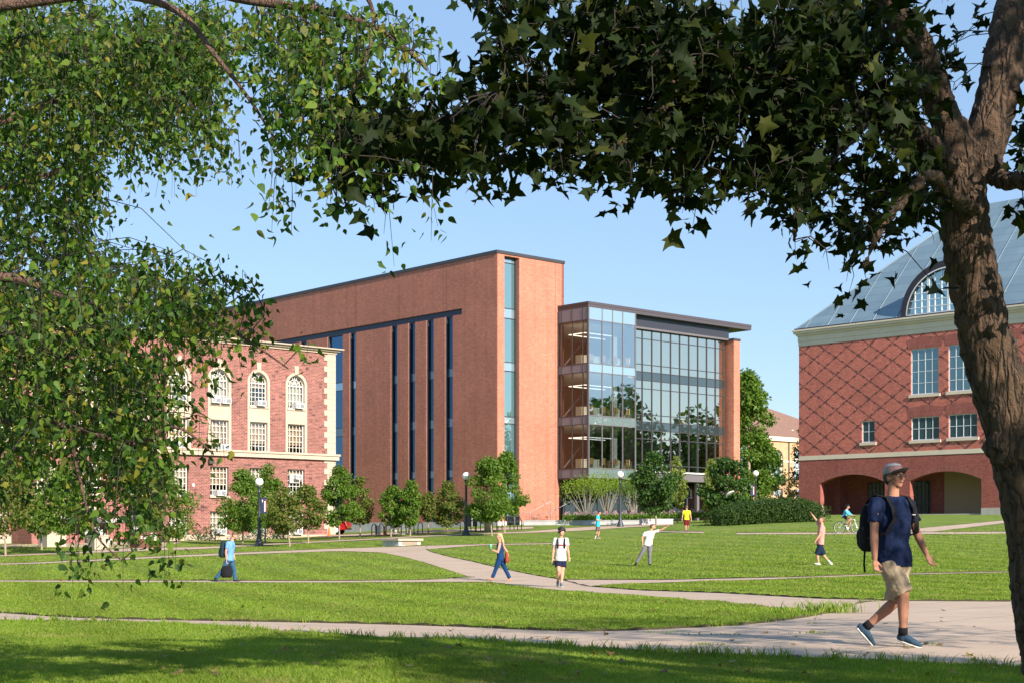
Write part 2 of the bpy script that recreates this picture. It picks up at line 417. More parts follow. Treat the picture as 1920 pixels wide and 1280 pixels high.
path([(1234, 995), (1320, 996.4)], [(1234, 997), (1320, 998.8)], .020, 20, 4)
path([(1381, 998.4), (1500, 998), (1640, 997.5), (1880, 996.5), (2100, 996)], [(1381, 1001), (1500, 1001), (1640, 1001), (1880, 1000), (2100, 999.5)], .020, 40, 4)
path([(1700, 995), (1723, 990), (1800, 983), (1879, 975.5), (2000, 968)], [(1735, 998), (1763, 994.6), (1820, 988), (1879, 980.5), (2000, 973)], .026, 40, 5)
# paved forecourt in front of the left hall and yard by the bicycle racks
path([(-60, 1023), (100, 1018), (230, 1009), (330, 1008.6)], [(-60, 1025), (100, 1024), (200, 1027), (256, 1027), (300, 1026), (340, 1016)], .014, 40, 6)
path([(600, 1004), (700, 999.5), (800, 995), (960, 988), (1000, 987)], [(600, 1006.5), (700, 1003.6), (800, 998.6), (960, 992.6), (1000, 990.5)], .03, 50, 5)
# ------------------------------------------------------------------ camera, sun, sky
cam = bpy.data.cameras.new('camera'); co = bpy.data.objects.new('camera', cam); COL.objects.link(co)
co.location = (0, 0, CZ); co.rotation_euler = (rad(90), 0, 0)
cam.sensor_width = 36; cam.lens = F*36/1920; cam.shift_x = 0; cam.shift_y = (HY-640)/1920; cam.clip_end = 6000; cam.clip_start = .1
SC.camera = co
AZ, EL = rad(35), rad(28)       # sun behind the right shoulder, low
sv = Vector((math.sin(AZ)*math.cos(EL), -math.cos(AZ)*math.cos(EL), math.sin(EL)))
sun = bpy.data.lights.new('sun', 'SUN'); so = bpy.data.objects.new('sun', sun); COL.objects.link(so)
sun.energy = 5.0; sun.angle = rad(.53); sun.color = (1., .88, .74)
so.rotation_euler = sv.to_track_quat('Z', 'Y').to_euler(); so.location = sv*100
w = bpy.data.worlds.new('World'); SC.world = w; w.use_nodes = True; nt = w.node_tree
bg = nt.nodes['Background']; sky = nt.nodes.new('ShaderNodeTexSky'); sky.sky_type = 'NISHITA'; sky.sun_disc = False
sky.sun_elevation = EL; sky.sun_rotation = math.atan2(sv.x, sv.y); sky.altitude = 200; sky.air_density = 1.0; sky.dust_density = .15; sky.ozone_density = 1.6
mxs = nt.nodes.new('ShaderNodeMix'); mxs.data_type = 'RGBA'; mxs.inputs[0].default_value = .55; mxs.inputs[7].default_value = (2.3, 3.65, 5.7, 1)   # even summer haze over the clear-air model
nt.links.new(sky.outputs[0], mxs.inputs[6]); nt.links.new(mxs.outputs[2], bg.inputs[0]); bg.inputs[1].default_value = .088
SC.view_settings.view_transform = 'Standard'; SC.view_settings.look = 'None'; SC.view_settings.exposure = .98; SC.view_settings.gamma = 1
SC.render.engine = 'CYCLES'; SC.cycles.use_denoising = True; SC.cycles.max_bounces = 8; SC.cycles.transparent_max_bounces = 16
# ------------------------------------------------------------------ old brick hall on the left
M_BRICK_OLD = brick('old_red_brick', (.255, .085, .072), (.17, .052, .045), (.33, .21, .175), .30, .11, .013, dark=(.07, .03, .03), var=.18)
M_LIME = principled('limestone', (.43, .36, .285), .85, var=.10, vscale=.9, bump=.15, bscale=14)
M_WHITE = principled('white_paint', (.62, .59, .53), .5)
M_SASH_DARK = principled('dark_reveal', (.05, .045, .04), .7)
M_PANE = glass('window_glass', tint=(.78, .8, .78), fac=.10, wob=.05)
M_BLIND = principled('cream_blind', (.55, .50, .42), .8, var=.06, vscale=1.3)
M_BLIND2 = principled('peach_curtain', (.52, .38, .28), .8, var=.15, vscale=3)
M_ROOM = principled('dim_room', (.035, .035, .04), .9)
M_AC = principled('air_conditioner_case', (.66, .66, .66), .5, var=.05)
M_ACG = principled('air_conditioner_grille', (.25, .27, .30), .6)
M_TAR = principled('roof_felt', (.12, .12, .12), .95)
FH = Frame(VPR, 628, 115, 0.); FH.base = CZ-(1006.5-HY)*115/F; FH = Frame(VPR, 628, 115, FH.base)
hall = thing('brick_hall', 'old red brick hall with cream arched windows and stone belt, behind the birch branches', 'building', (FH.O.x, FH.O.y, FH.base), FH.ang)
def arch(x0, x1, z0, z1, n=16):
    r = (x1-x0)/2; c = (x0+x1)/2; zs = z1-r
    return [(x0, z0), (x1, z0)]+[(c+r*math.cos(math.pi*i/n), zs+r*math.sin(math.pi*i/n)) for i in range(n+1)]
def rect(x0, x1, z0, z1): return [(x0, z0), (x1, z0), (x1, z1), (x0, z1)]
zH = lambda px, py: FH.z(px, py)
TOP = zH(628, 664); COR = zH(628, 655); BELT1 = zH(628, 852); BELT0 = zH(628, 862.5); BASE = zH(628, 1001.5)
cols = [(FH.t(468.2)+FH.t(501))/2]
wid = FH.t(501)-FH.t(468.2)
sp = ((FH.t(539.4)+FH.t(571))-(FH.t(394.2)+FH.t(428.4)))/4
cen = [cols[0]+sp*k for k in range(-7, 2)]
zA0, zA1 = zH(484, 761), zH(484, 697.5); zB0, zB1 = zH(484, 846), zH(484, 790.5)
zC0, zC1 = zH(414, 929), zH(414, 873.8); zD0, zD1 = zH(414, 1001), zH(414, 957.8)
hw = wid/2; sw = hw+.21
holes = []
for c in cen:
    holes.append(arch(c-sw+.02, c+sw-.02, BELT1+.01, zA1+.19))
    holes.append(rect(c-hw, c+hw, zC0, zC1)); holes.append(rect(c-hw, c+hw, zD0, zD1))
L0 = cen[0]-3.2
MB().panel(rect(L0, 0, 0, TOP), holes, 0, .32).build('wall', M_BRICK_OLD, hall, FH)
# side wall and back, in the other direction
FH2 = Frame(VPL, 0, 0, FH.base, O=FH.pt(0))
class Side(Frame):
    def __init__(s, o, ang, base): s.M = Matrix.Translation((o.x, o.y, base)) @ Matrix.Rotation(ang, 4, 'Z'); s.base = base
sidef = Side(FH.pt(0), FH.ang+math.pi/2, FH.base)
sh = [rect(2.2+k*3.6, 3.7+k*3.6, z0, z1) for k in range(5) for z0, z1 in ((zA0, zA1), (zB0, zB1), (zC0, zC1))]
MB().panel(rect(0, 20, 0, TOP), sh, 0, .3).build('wall', M_BRICK_OLD, hall, sidef)
for h in sh: MB().panel(h, (), .28, .3).build('window', M_PANE, hall, sidef)
MB().box(L0+.3, -.4, .6, 19.6, TOP-.35, TOP-.05).build('roof', M_TAR, hall, FH)
MB().box(L0, -.05, 19.7, 20, 0, TOP-.02).build('wall', M_BRICK_OLD, hall, FH)
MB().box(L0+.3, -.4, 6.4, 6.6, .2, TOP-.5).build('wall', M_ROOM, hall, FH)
m = MB()
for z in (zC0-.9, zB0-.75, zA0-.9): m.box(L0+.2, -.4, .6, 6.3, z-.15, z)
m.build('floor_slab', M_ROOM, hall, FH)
def band(name, prof, mat):      # profile (out, z0, z1) boxes wrapping the corner
    m = MB()
    for out, z0, z1 in prof:
        m.box(L0, out, -out, 0.1, z0, z1); m.box(-.1, out, .1, 20+out, z0, z1)
    m.build(name, mat, hall, FH)
band('cornice', [(.12, TOP, TOP+.16), (.30, TOP+.163, TOP+.30), (.52, TOP+.303, COR+.02)], M_LIME)
band('belt_course', [(.24, BELT0, BELT1-.12), (.32, BELT1-.117, BELT1+.03)], M_LIME)
band('plinth', [(.10, -.8, BASE)], M_LIME)
qs = [(MB(), MB()), (MB(), MB())]; z = BASE+.02; i = 0
while z < TOP-.02:
    if BELT0-.03 < z < BELT1+.03: z = BELT1+.045
    h = .42; z1 = min(z+h-.012, TOP-.002)
    if z < BELT0 < z1: z1 = BELT0-.002
    m, m2_ = qs[int(z > BELT1)]; ww = 1.02 if i % 2 else .74
    m.box(-ww, .045, -.045, .1, z, z1); m2_.box(-.1, .045, .102, ww, z, z1); z += h; i += 1
for m, m2_ in qs: m.build('quoins', M_LIME, hall, FH); m2_.build('quoins', M_LIME, hall, FH)
# stone surrounds holding the two upper windows of a bay
for c in cen:
    m = MB(); m.panel(arch(c-sw, c+sw, BELT1+.032, zA1+.21), [arch(c-hw, c+hw, zA0, zA1), rect(c-hw, c+hw, zB0, zB1)], -.05, .33, side=.08)
    m.add([(c-.14, -.09, zA1+.02), (c+.14, -.09, zA1+.02), (c+.2, -.09, zA1+.72), (c-.2, -.09, zA1+.72), (c-.14, 0, zA1+.02), (c+.14, 0, zA1+.02), (c+.2, 0, zA1+.72), (c-.2, 0, zA1+.72)],
          [(0, 1, 2, 3), (0, 4, 5, 1), (1, 5, 6, 2), (2, 6, 7, 3), (3, 7, 4, 0)])
    m.build('stone_surround', M_LIME, hall, FH)
def sash(c, z0, z1, rows, colsn=5, arched=False, bt=.035):
    m = MB(); y0, y1 = .2, .26; x0, x1 = c-hw, c+hw; zt = z1-hw if arched else z1
    m.box(x0, x0+.07, y0, y1, z0, zt); m.box(x1-.07, x1, y0, y1, z0, zt); m.box(x0+.07, x1-.07, y0, y1, z0, z0+.08); m.box(x0+.07, x1-.07, y0, y1, zt-.07, zt)
    for i in range(1, colsn):
        x = x0+(x1-x0)*i/colsn; m.box(x-bt/2, x+bt/2, y0+.01, y1-.01, z0+.08, zt-.07)
    for i in range(1, rows):
        z = z0+(zt-z0)*i/rows; m.box(x0+.07, x1-.07, y0+.013, y1-.013, z-bt/2, z+bt/2)
    if arched:
        for r0, r1 in ((hw-.07, hw), (hw*.62-.02, hw*.62+.02), (hw*.22-.02, hw*.22+.02)):
            for i in range(14):
                a, b = math.pi*i/14, math.pi*(i+1)/14
                q = [(c+r*math.cos(t), zt+r*math.sin(t)) for r, t in ((r0, a), (r1, a), (r1, b), (r0, b))]
                m.add([(x, y0+.005, z) for x, z in q]+[(x, y1, z) for x, z in q], [(0, 1, 2, 3), (0, 3, 7, 4), (1, 5, 6, 2)])
        for a in (36, 72, 90, 108, 144):
            t = rad(a); d = Vector((math.cos(t), 0, math.sin(t))); e = Vector((-d.z, 0, d.x))*.016
            p0 = Vector((c, 0, zt))+d*hw*.22; p1 = Vector((c, 0, zt))+d*(hw-.06)
            m.obox(((p0+p1)/2)+Vector((0, .23, 0)), (p1-p0)/2, Vector((0, .02, 0)), e)
    return m
rng = random.Random(5)
def hall_window(c, z0, z1, rows, arched, kind, frac):
    f = sash(c, z0, z1, rows, 5, arched).build('window', M_WHITE, hall, FH)
    MB().panel(arch(c-hw, c+hw, z0, z1) if arched else rect(c-hw, c+hw, z0, z1), (), .235, .24).build('pane', M_PANE, f, FH)
    zb = z1-(z1-z0)*frac; zt = z1-hw*.55 if arched else z1-.02
    k = MB()
    ns = 30
    for i in range(ns):        # gathered curtain: a shallow zigzag sheet
        xa, xb = c-hw+.03+(2*hw-.06)*i/ns, c-hw+.03+(2*hw-.06)*(i+1)/ns
        ya, yb = (.40, .43) if i % 2 else (.43, .40)
        k.quad((xa, ya, zb), (xb, yb, zb), (xb, yb, zt), (xa, ya, zt))
    k.build('blind', M_BLIND if kind else M_BLIND2, f, FH)
    MB().box(c-hw-.08, c+hw+.08, -.12, .2, z0-.14, z0).build('sill', M_LIME, f, FH)
def ac(x, z, w=.72, h=.42, lift=0.):
    a = MB().box(x-w/2, x+w/2, -.38, .3, z+.02, z+h).build('air_conditioner', M_AC, hall, FH)
    g = MB()
    for i in range(9):
        zz = z+.07+(h-.12)*i/9; g.box(x-w*.05, x+w*.44, -.40, -.375, zz, zz+.024)
    g.box(x-w*.46, x-w*.14, -.395, -.375, z+.07, z+h-.06)
    g.build('grille', M_ACG, a, FH)
for i, c in enumerate(cen):
    k = i-7                     # 0 is the window above x = 468
    hall_window(c, zA0, zA1, 3 if k else 5, True, True if k != 0 else False, {0: .42, -1: .8, -2: .85}.get(k, .9))
    hall_window(c, zB0, zB1, 5, False, False, {1: .72, 0: .72}.get(k, .85))
    hall_window(c, zC0, zC1, 5, False, k % 2 == 0, {1: .35, -1: .62}.get(k, .7))
    hall_window(c, zD0, zD1, 4, False, True, .8)
for x, z in ((cen[8]+.15, zA0), (cen[7]+.1, zA0), (cen[6]-.42, zA0), (cen[6]+.42, zA0), (cen[5]+.1, zA0), (cen[5]+.1, zB0), (cen[6]+.3, zB0), (cen[6], zC0), (cen[4], zA0),
             (cen[6], zD0), (cen[7]+.1, zD0), (cen[8], zD0), (cen[5], zD0), (cen[3], zB0)): ac(x, z)
p = MB().box(cen[8]-.5, cen[8]+.35, .05, .16, zC0+1.1, zC1-.35).build('white_board', M_WHITE, hall, FH)
ac(cen[8]+.02, zC0+1.35, .5, .36)
MB().box(cen[6]-.95, cen[6]-.55, -.25, 0, BELT0-.6, BELT0-.28).build('wall_light', M_SASH_DARK, hall, FH)
# raised entrance terrace with stone blocks and brick wall, left part
e0 = FH.t(60); e1 = FH.t(212)
ter = thing('entrance_terrace', 'brick and stone entrance terrace with steps and black rails at the left hall', 'terrace', (FH.pt(e0, -4).x, FH.pt(e0, -4).y, FH.base), FH.ang)
M_DBRICK = brick('terrace_brick', (.26, .075, .06), (.2, .06, .05), (.3, .2, .17), .26, .095, .012)
M_GSTONE = principled('grey_stone', (.36, .36, .36), .85, var=.1, vscale=2)
MB().box(FH.t(20), FH.t(118), -3.2, -.12, -.8, 1.15).build('terrace_wall', M_DBRICK, ter, FH)
MB().box(FH.t(20)-.1, FH.t(118)+.1, -3.3, -.12, 1.153, 1.38).build('coping', M_GSTONE, ter, FH)
MB().box(FH.t(166), FH.t(209), -2.6, -.12, -.8, 1.0).build('terrace_wall', M_DBRICK, ter, FH)
MB().box(FH.t(163), FH.t(211), -2.7, -.12, 1.003, 1.3).build('coping', M_GSTONE, ter, FH)
s = MB()
for i in range(6): s.box(FH.t(122), FH.t(162), -4.2+i*.45, -.12, -.8+i*.001, -.25+.2*i)
s.build('steps', M_GSTONE, ter, FH)
r = MB()
for x in (FH.t(140), FH.t(160)):
    r.loft([(x, -.5, 1.9), (x, -3.4, .85), (x, -3.9, .85)], [.03]*3); r.loft([(x, -.6, 1.8), (x, -.6, .6)], [.025]*2); r.loft([(x, -3.4, .85), (x, -3.4, -.3)], [.025]*2)
r.build('handrail', principled('black_rail', (.02, .02, .02), .4, .5), ter, FH)
m = MB(); m.panel(rect(FH.t(146), FH.t(178), .9, zH(160, 949)), [rect(FH.t(149), FH.t(172), 1.3, zH(160, 956))], -.28, .1, side=.4)
m.build('stone_door_surround', M_LIME, ter, FH)
MB().box(FH.t(149), FH.t(172), .05, .08, 1.3, zH(160, 956)).build('door', M_ROOM, ter, FH)
for px, w_, h_ in ((98, 1.2, .9), (184, .85, .85)):
    g = gpt(px, 1030 if px > 100 else 1024)
    b = MB().box(-w_/2, w_/2, -w_/2, w_/2, -.1, h_-.08).box(-w_/2-.03, w_/2+.03, -w_/2-.03, w_/2+.03, h_-.078, h_)
    o = b.build('stone_block', M_LIME); o.location = g; o.rotation_euler = (0, 0, FH.ang)
    tag(o, 'pale limestone block %s the entrance steps of the left hall' % ('left of' if px < 100 else 'right of'), 'stone block', 'stone blocks by the entrance')
# ------------------------------------------------------------------ new brick building with the glass pavilion
M_BR_NEW = brick('new_orange_brick', (.47, .165, .106), (.38, .122, .08), (.42, .26, .19), .3, .1, .009, joints=1.42, var=.10)
M_DMETAL = principled('dark_bronze_metal', (.055, .055, .065), .45, .3, var=.08, vscale=.8)
M_GMETAL = principled('grey_metal_panel', (.16, .145, .16), .5, .3, var=.07, vscale=.6)
M_SLATE = principled('grey_spandrel', (.12, .145, .185), .28, .0, spec=.8)
M_CONC = principled('board_marked_concrete', (.50, .50, .51), .85, var=.16, vscale=1.6, bump=.2, bscale=9)
G_SLOT = glass('slot_glass', refl=(.07, .14, .23), fac=.5, dark=(.01, .02, .03), wob=.04)
G_SPAN = glass('slot_spandrel_glass', refl=(.3, .4, .5), fac=.35, dark=(.05, .09, .12))
G_STRIP = glass('strip_glass', refl=(.60, .77, .76), fac=.5, dark=(.10, .2, .22), wob=.05)
G_CLEAR = glass('pavilion_side_glass', tint=(.80, .70, .60), refl=(.7, .6, .5), fac=.02)
G_PALE = glass('pavilion_front_glass', tint=(.72, .82, .85), refl=(.88, .94, .95), fac=.55, wob=.06)
G_PALESP = glass('pale_spandrel_glass', refl=(.82, .96, 1.), fac=.5, dark=(.24, .33, .36))
G_TEAL = glass('curtain_glass', tint=(.50, .62, .56), refl=(1., .93, .78), fac=.74, wob=.05)
G_TEALSP = glass('curtain_spandrel_glass', refl=(.46, .50, .50), fac=.3, dark=(.035, .05, .055))
G_GROUND = glass('ground_floor_glass', refl=(.13, .16, .17), fac=.12, dark=(.008, .012, .014))
FR_ = Frame(VPR, 932, 125, 0); b0 = CZ-(981-HY)*125/F
FR_ = Frame(VPR, 932, 125, b0); FL_ = Frame(VPL, 932, 125, b0)
bld = thing('brick_glass_building', 'modern orange brick building with vertical window slots and a glass pavilion, centre of the quad', 'building', (FR_.O.x, FR_.O.y, b0), FR_.ang)
TOPM = FR_.z(932, 474.5); CB = FL_.z(932, 976.5)
tb = FL_.z(866, 578); tb2 = FL_.z(866, 589.5); tR = FL_.t(866)
LL = FL_.t(330)
slots = [(834.5, 848.8), (799.5, 813), (765.5, 778.2), (732.8, 745), (655.5, 667), (614, 642.5)]
sl = [(FL_.t(a), FL_.t(b)) for a, b in slots]
k = -1
while sl[-1][0] > LL+9: sl.append((sl[-1][0]-4.6, sl[-1][0]-3.5))
comb = [(LL+.5, tb), (LL+.5, tb2)]
for a, b in sorted(sl): comb += [(a, tb2), (a, CB+.02), (b, CB+.02), (b, tb2)]
comb += [(tR, tb2), (tR, tb)]
MB().panel([(LL, CB), (0, CB), (0, TOPM), (LL, TOPM)], [comb], 0, .32).build('wall', M_BR_NEW, bld, FL_)
# recessed band and slots
MB().box(LL+.4, tR+.1, .20, .32, tb2-.02, tb+.05).build('metal_band', principled('navy_metal_band', (.025, .035, .06), .4, .5), bld, FL_)
zsp = [FL_.z(840, y) for y in (690, 706, 783, 800, 880, 894)]
for a, b in sl:
    m = MB(); g = MB()
    m.box(a, a+.06, .04, .3, CB+.03, tb2-.03); m.box(a+.06, b, .26, .3, tb2-.09, tb2-.03)
    zz = CB+.03; lv = [(zsp[5], zsp[4]), (zsp[3], zsp[2]), (zsp[1], zsp[0])]
    g.quad((a+.06, .275, zz), (b, .275, zz), (b, .275, tb2-.03), (a+.06, .275, tb2-.03))
    for lo, hi in lv: m.box(a+.06, b, .24, .28, lo-.03, lo+.03); m.box(a+.06, b, .24, .28, hi-.03, hi+.03)
    n_ = max(1, int((b-a)/1.3))
    for i in range(1, n_): x = a+(b-a)*i/n_; m.box(x-.04, x+.04, .22, .28, CB+.03, tb2-.09)
    sw_ = m.build('slot_window', M_DMETAL, bld, FL_); g.build('pane', G_SLOT, sw_, FL_)
    for lo, hi in lv: MB().quad((a+.06, .265, lo+.03), (b, .265, lo+.03), (b, .265, hi-.03), (a+.06, .265, hi-.03)).build('spandrel', G_SPAN, sw_, FL_)
# right face
s0, s1 = FR_.t(945.8), FR_.t(973.8); zt = FR_.z(945.8, 479.5); RW = FR_.t(1057.3)
MB().panel([(0, CB), (RW, CB), (RW, TOPM), (0, TOPM)], [rect(s0, s1, CB+.02, zt)], 0, .62).build('wall', M_BR_NEW, bld, FR_)
m = MB(); x1 = s1-.02
zl = [FR_.z(946, y, .5) for y in (492.5, 578, 596.5, 678, 694.5, 780, 793, 868, 884)]
for z in zl: m.box(s0, x1, .47, .54, z-.035, z+.035)
m.box(s0, x1, .45, .56, zt-.16, zt); m.box(s0, s0+.05, .45, .56, CB+.03, zt-.16); m.box(x1-.12, x1, .3, .56, CB+.03, zt-.16)
st = m.build('strip_window', M_DMETAL, bld, FR_)
MB().quad((s0, .52, CB+.03), (x1, .52, CB+.03), (x1, .52, zt), (s0, .52, zt)).build('pane', G_STRIP, st, FR_)
for a, b in ((0, 0), (1, 2), (3, 4), (5, 6), (7, 8)):
    m = MB()
    za, zb = (zl[0], zt-.16) if a == 0 and b == 0 else (zl[b], zl[a])
    m.quad((s0+.05, .508, za), (x1-.12, .508, za), (x1-.12, .508, zb), (s0+.05, .508, zb)); m.build('spandrel', G_PALESP, st, FR_)
# coping, plinth, back, roof
MB().box(LL, .06, -.08, .5, TOPM+.002, TOPM+.26).build('coping', M_DMETAL, bld, FL_)
MB().box(.062, RW+.06, -.08, .5, TOPM+.002, TOPM+.26).build('coping', M_DMETAL, bld, FR_)
backf = Side(FR_.pt(RW), FR_.ang+math.pi/2, b0)
MB().box(0, 78, 0, .3, 0, TOPM).build('wall', M_BR_NEW, bld, backf)
MB().box(.5, RW-.02, .7, 77, TOPM-.4, TOPM-.1).build('roof', M_TAR, bld, FR_)
MB().box(LL, -.0, -.06, .2, -1.6, CB).build('plinth', M_CONC, bld, FL_)
MB().box(.062, FR_.t(1046), -.06, .2, -1.6, CB).build('plinth', M_CONC, bld, FR_)
d0, d1 = FL_.t(877.3), FL_.t(896)
d = MB().box(d0, d1, -.09, .1, FL_.z(886, 994), FL_.z(886, 945)).build('door', principled('dark_blue_door', (.018, .022, .032), .45), bld, FL_)
MB().box((d0+d1)/2-.03, (d0+d1)/2+.03, -.12, -.09, FL_.z(886, 992), FL_.z(886, 947)).build('handle', M_WHITE, d, FL_)  # white upright bar standing in for the line of light on the door
a0, a1 = FR_.t(949), FR_.t(973); z1 = FR_.z(960, 966); z0 = FR_.z(960, 993)
m = MB().box(a0, a0+.08, -.12, .1, z0, z1).box(a1-.08, a1, -.12, .1, z0, z1).box(a0, a1, -.12, .1, z1-.08, z1).box((a0+a1)/2-.04, (a0+a1)/2+.04, -.12, .1, z0, z1).box(a0, a1, -.13, -.05, (z0+z1)/2+.05, (z0+z1)/2+.12)
d = m.build('door', M_DMETAL, bld, FR_); MB().box(a0+.05, a1-.05, -.07, -.065, z0, z1-.05).build('pane', G_GROUND, d, FR_)
# ---- pavilion
PO = (6.48, 126.9)
PLf = Frame(VPL, 0, 0, b0, O=PO); PRf = Frame(VPR, 0, 0, b0, O=PO)
zp = lambda y: PRf.z(1103, y)
ZT, ZF = zp(564.7), zp(575.8)
lv = [zp(598.8), zp(679.5), zp(696), zp(777.5), zp(794), zp(876.4), zp(894)]   # glass top/bottom pairs and spandrels
LX = PLf.t(1046.5); RX = PRf.t(1192)
def facet(fr, x0, x1, mull, gm, sm, mm, gname):
    f = MB()
    for px in mull: x = fr.t(px); f.box(x-.03, x+.03, -.05, .06, lv[6], ZF)
    for z in lv: f.box(x0, x1, -.04, .05, z-.035, z+.035)
    for x in (x0+.05, x1-.05): f.box(x-.05, x+.05, -.05, .1, lv[6], ZF)
    fo = f.build('curtain_wall', mm, bld, fr)
    for hi, lo in ((lv[0], lv[1]), (lv[2], lv[3]), (lv[4], lv[5])): MB().quad((x0, 0, lo), (x1, 0, lo), (x1, 0, hi), (x0, 0, hi)).build('pane', gm, fo, fr)
    for hi, lo in ((ZF, lv[0]), (lv[1], lv[2]), (lv[3], lv[4]), (lv[5], lv[6])): MB().box(x0, x1, -.012, .25, lo, hi).build('spandrel', sm, fo, fr)
facet(PLf, LX, -.03, [1053.3, 1073.1, 1093], G_CLEAR, M_SLATE, M_DMETAL, 'left')
facet(PRf, 0, RX, [1128.8, 1148.3, 1167.3], G_PALE, G_PALESP, M_GMETAL, 'front')
REC = .75
Cx0, Cx1 = PRf.t(1190, REC), PRf.t(1358.6, REC)
zc = lambda y: PRf.z(1193, y, REC)
cz = dict(top=zc(618), t1=zc(633.5), t2=zc(681.3), s1=zc(695), s2=zc(711), t3=zc(726.6), t4=zc(775.5), s3=zc(788.7), s4=zc(804.6), t5=zc(821), t6=zc(870), bot=zc(882))
f = MB()
for px in (1205.5, 1223.5, 1241.1, 1258.7, 1275.7, 1292.8, 1309.6, 1326.2, 1342.5, 1357.4):
    x = PRf.t(px, REC-.1); f.box(x-.035, x+.035, REC-.07, REC+.05, cz['bot'], cz['top'])
for k_ in cz: f.box(Cx0, Cx1, REC-.04, REC+.05, cz[k_]-.035, cz[k_]+.035)
fo = f.build('curtain_wall', M_DMETAL, bld, PRf)
for hi, lo in ((cz['top'], cz['s1']), (cz['s2'], cz['s3']), (cz['s4'], cz['bot'])): MB().quad((Cx0, REC, lo), (Cx1, REC, lo), (Cx1, REC, hi), (Cx0, REC, hi)).build('pane', G_TEAL, fo, PRf)
for hi, lo in ((cz['s1'], cz['s2']), (cz['s3'], cz['s4'])): MB().box(Cx0, Cx1, REC-.01, REC+.25, lo, hi).build('spandrel', G_TEALSP, fo, PRf)
# fascia above curtain wall, canopy with soffit, brick pier
yE = PRf.t(1373.4, REC)
xe = PRf.t(1408.7); fz1 = zp(575.8)
MB().box(RX+.02, PRf.t(1366, REC)-.1, REC-.12, REC+.4, zc(613), ZF-.004).build('fascia', principled('fascia_metal', (.05, .055, .075), .4, .4, var=.05), bld, PRf)
MB().box(RX, PRf.t(1370, REC), REC-.32, REC+.5, zc(616.5), zc(613)).build('ledge', M_GMETAL, bld, PRf)
MB().box(RX, Cx1+.3, REC-.05, REC+.4, cz['top']+.04, zc(616.6)).build('head_frame', M_DMETAL, bld, PRf)
MB().box(0, xe, 0, 7, ZF, ZF+.30).box(-.0, xe, -.03, 7, ZF+.303, ZT).build('canopy', principled('charcoal_roof_edge', (.085, .075, .09), .5, .3, var=.06), bld, PRf)
MB().box(LX, -.002, 0, 6, ZF, ZF+.30).box(LX, -.002, -.03, 6, ZF+.303, ZT-.003).build('canopy', M_DMETAL, bld, PLf)
MB().box(PRf.t(1362, REC), yE, REC-.9, 11, .4, zc(616.5)-.05).build('pier', M_BR_NEW, bld, PRf)
MB().box(PRf.t(1361, REC), yE+.05, REC-.95, 11, zc(616.5)-.047, zc(613)).build('coping', M_DMETAL, bld, PRf)
# floors, ceilings, interior
M_INT = principled('warm_interior_wall', (.42, .24, .14), .8, var=.1, vscale=.8)
M_INT2 = principled('pale_interior_wall', (.62, .60, .54), .8)
M_WOOD = principled('light_wood', (.62, .34, .14), .5)
M_SEATW = principled('white_furniture', (.75, .74, .62), .6)
fl = MB()
for z in (ZF-.5, lv[1]+.0, lv[3]+.0, lv[5]+.0): fl.box(.3, Cx1, .3 if False else REC+.3, 10.5, z-.7, z-.05)
fl.box(.3, RX, .26, REC+.29, lv[1]-.6, lv[1]-.06).box(.3, RX, .26, REC+.29, lv[3]-.6, lv[3]-.06).box(.3, RX, .26, REC+.29, lv[5]-.6, lv[5]-.06)
fl.build('floor_slab', M_INT2, bld, PRf)
MB().box(-1.2, Cx1, 10.5, 10.7, .2, ZF-.2).build('interior_wall', M_INT, bld, PRf)
MB().box(PRf.t(1240, REC), PRf.t(1350, REC), 5.4, 5.5, lv[5], ZF-.2).build('interior_wall', M_INT2, bld, PRf)
for x in (RX-.9, RX+5, RX+10): MB().box(x-.22, x+.22, 1.6, 2.04, lv[6], ZF-.5).build('column', M_INT2, bld, PRf)
m = MB(); e = MB(); fz = (lv[1], lv[3], lv[5])
for i, z in enumerate(fz):
    e.box(.8, 5.2, 3.1, 3.25, z+2.7, z+2.76); e.box(.8, .95, 1.2, 3.1, z+2.7, z+2.76); e.box(.8, 4.2, 1.2, 1.35, z+2.7, z+2.76)
    for j in range(4):
        x = .9+j*1.5; y = 1.3
        m.box(x, x+.9, y, y+.5, z+.7, z+.76)
        for a_ in (0, .85): m.box(x+a_, x+a_+.05, y, y+.05, z, z+.7); m.box(x+a_, x+a_+.05, y+.45, y+.5, z, z+.7)
        m.box(x+.2, x+.7, y-.35, y-.3, z+.4, z+.95)
m.build('library_tables', M_WOOD, bld, PRf)
e.build('ceiling_light', emission('lit_strip', (1., .97, .9), 1.1), bld, PRf)
m = MB()
for z in fz:
    for x in (.5, 1.9, 4.4, RX+3, RX+6.5): m.box(x, x+.8, .55+REC, 1.3+REC, z, z+.85)
m.build('seats', M_SEATW, bld, PRf)
m = MB()
for z in fz: m.loft([(1.2, 4.5, z), (4.6, 4.5, z+3.2)], [.09, .09], n=6)
m.build('brace', M_GMETAL, bld, PRf)
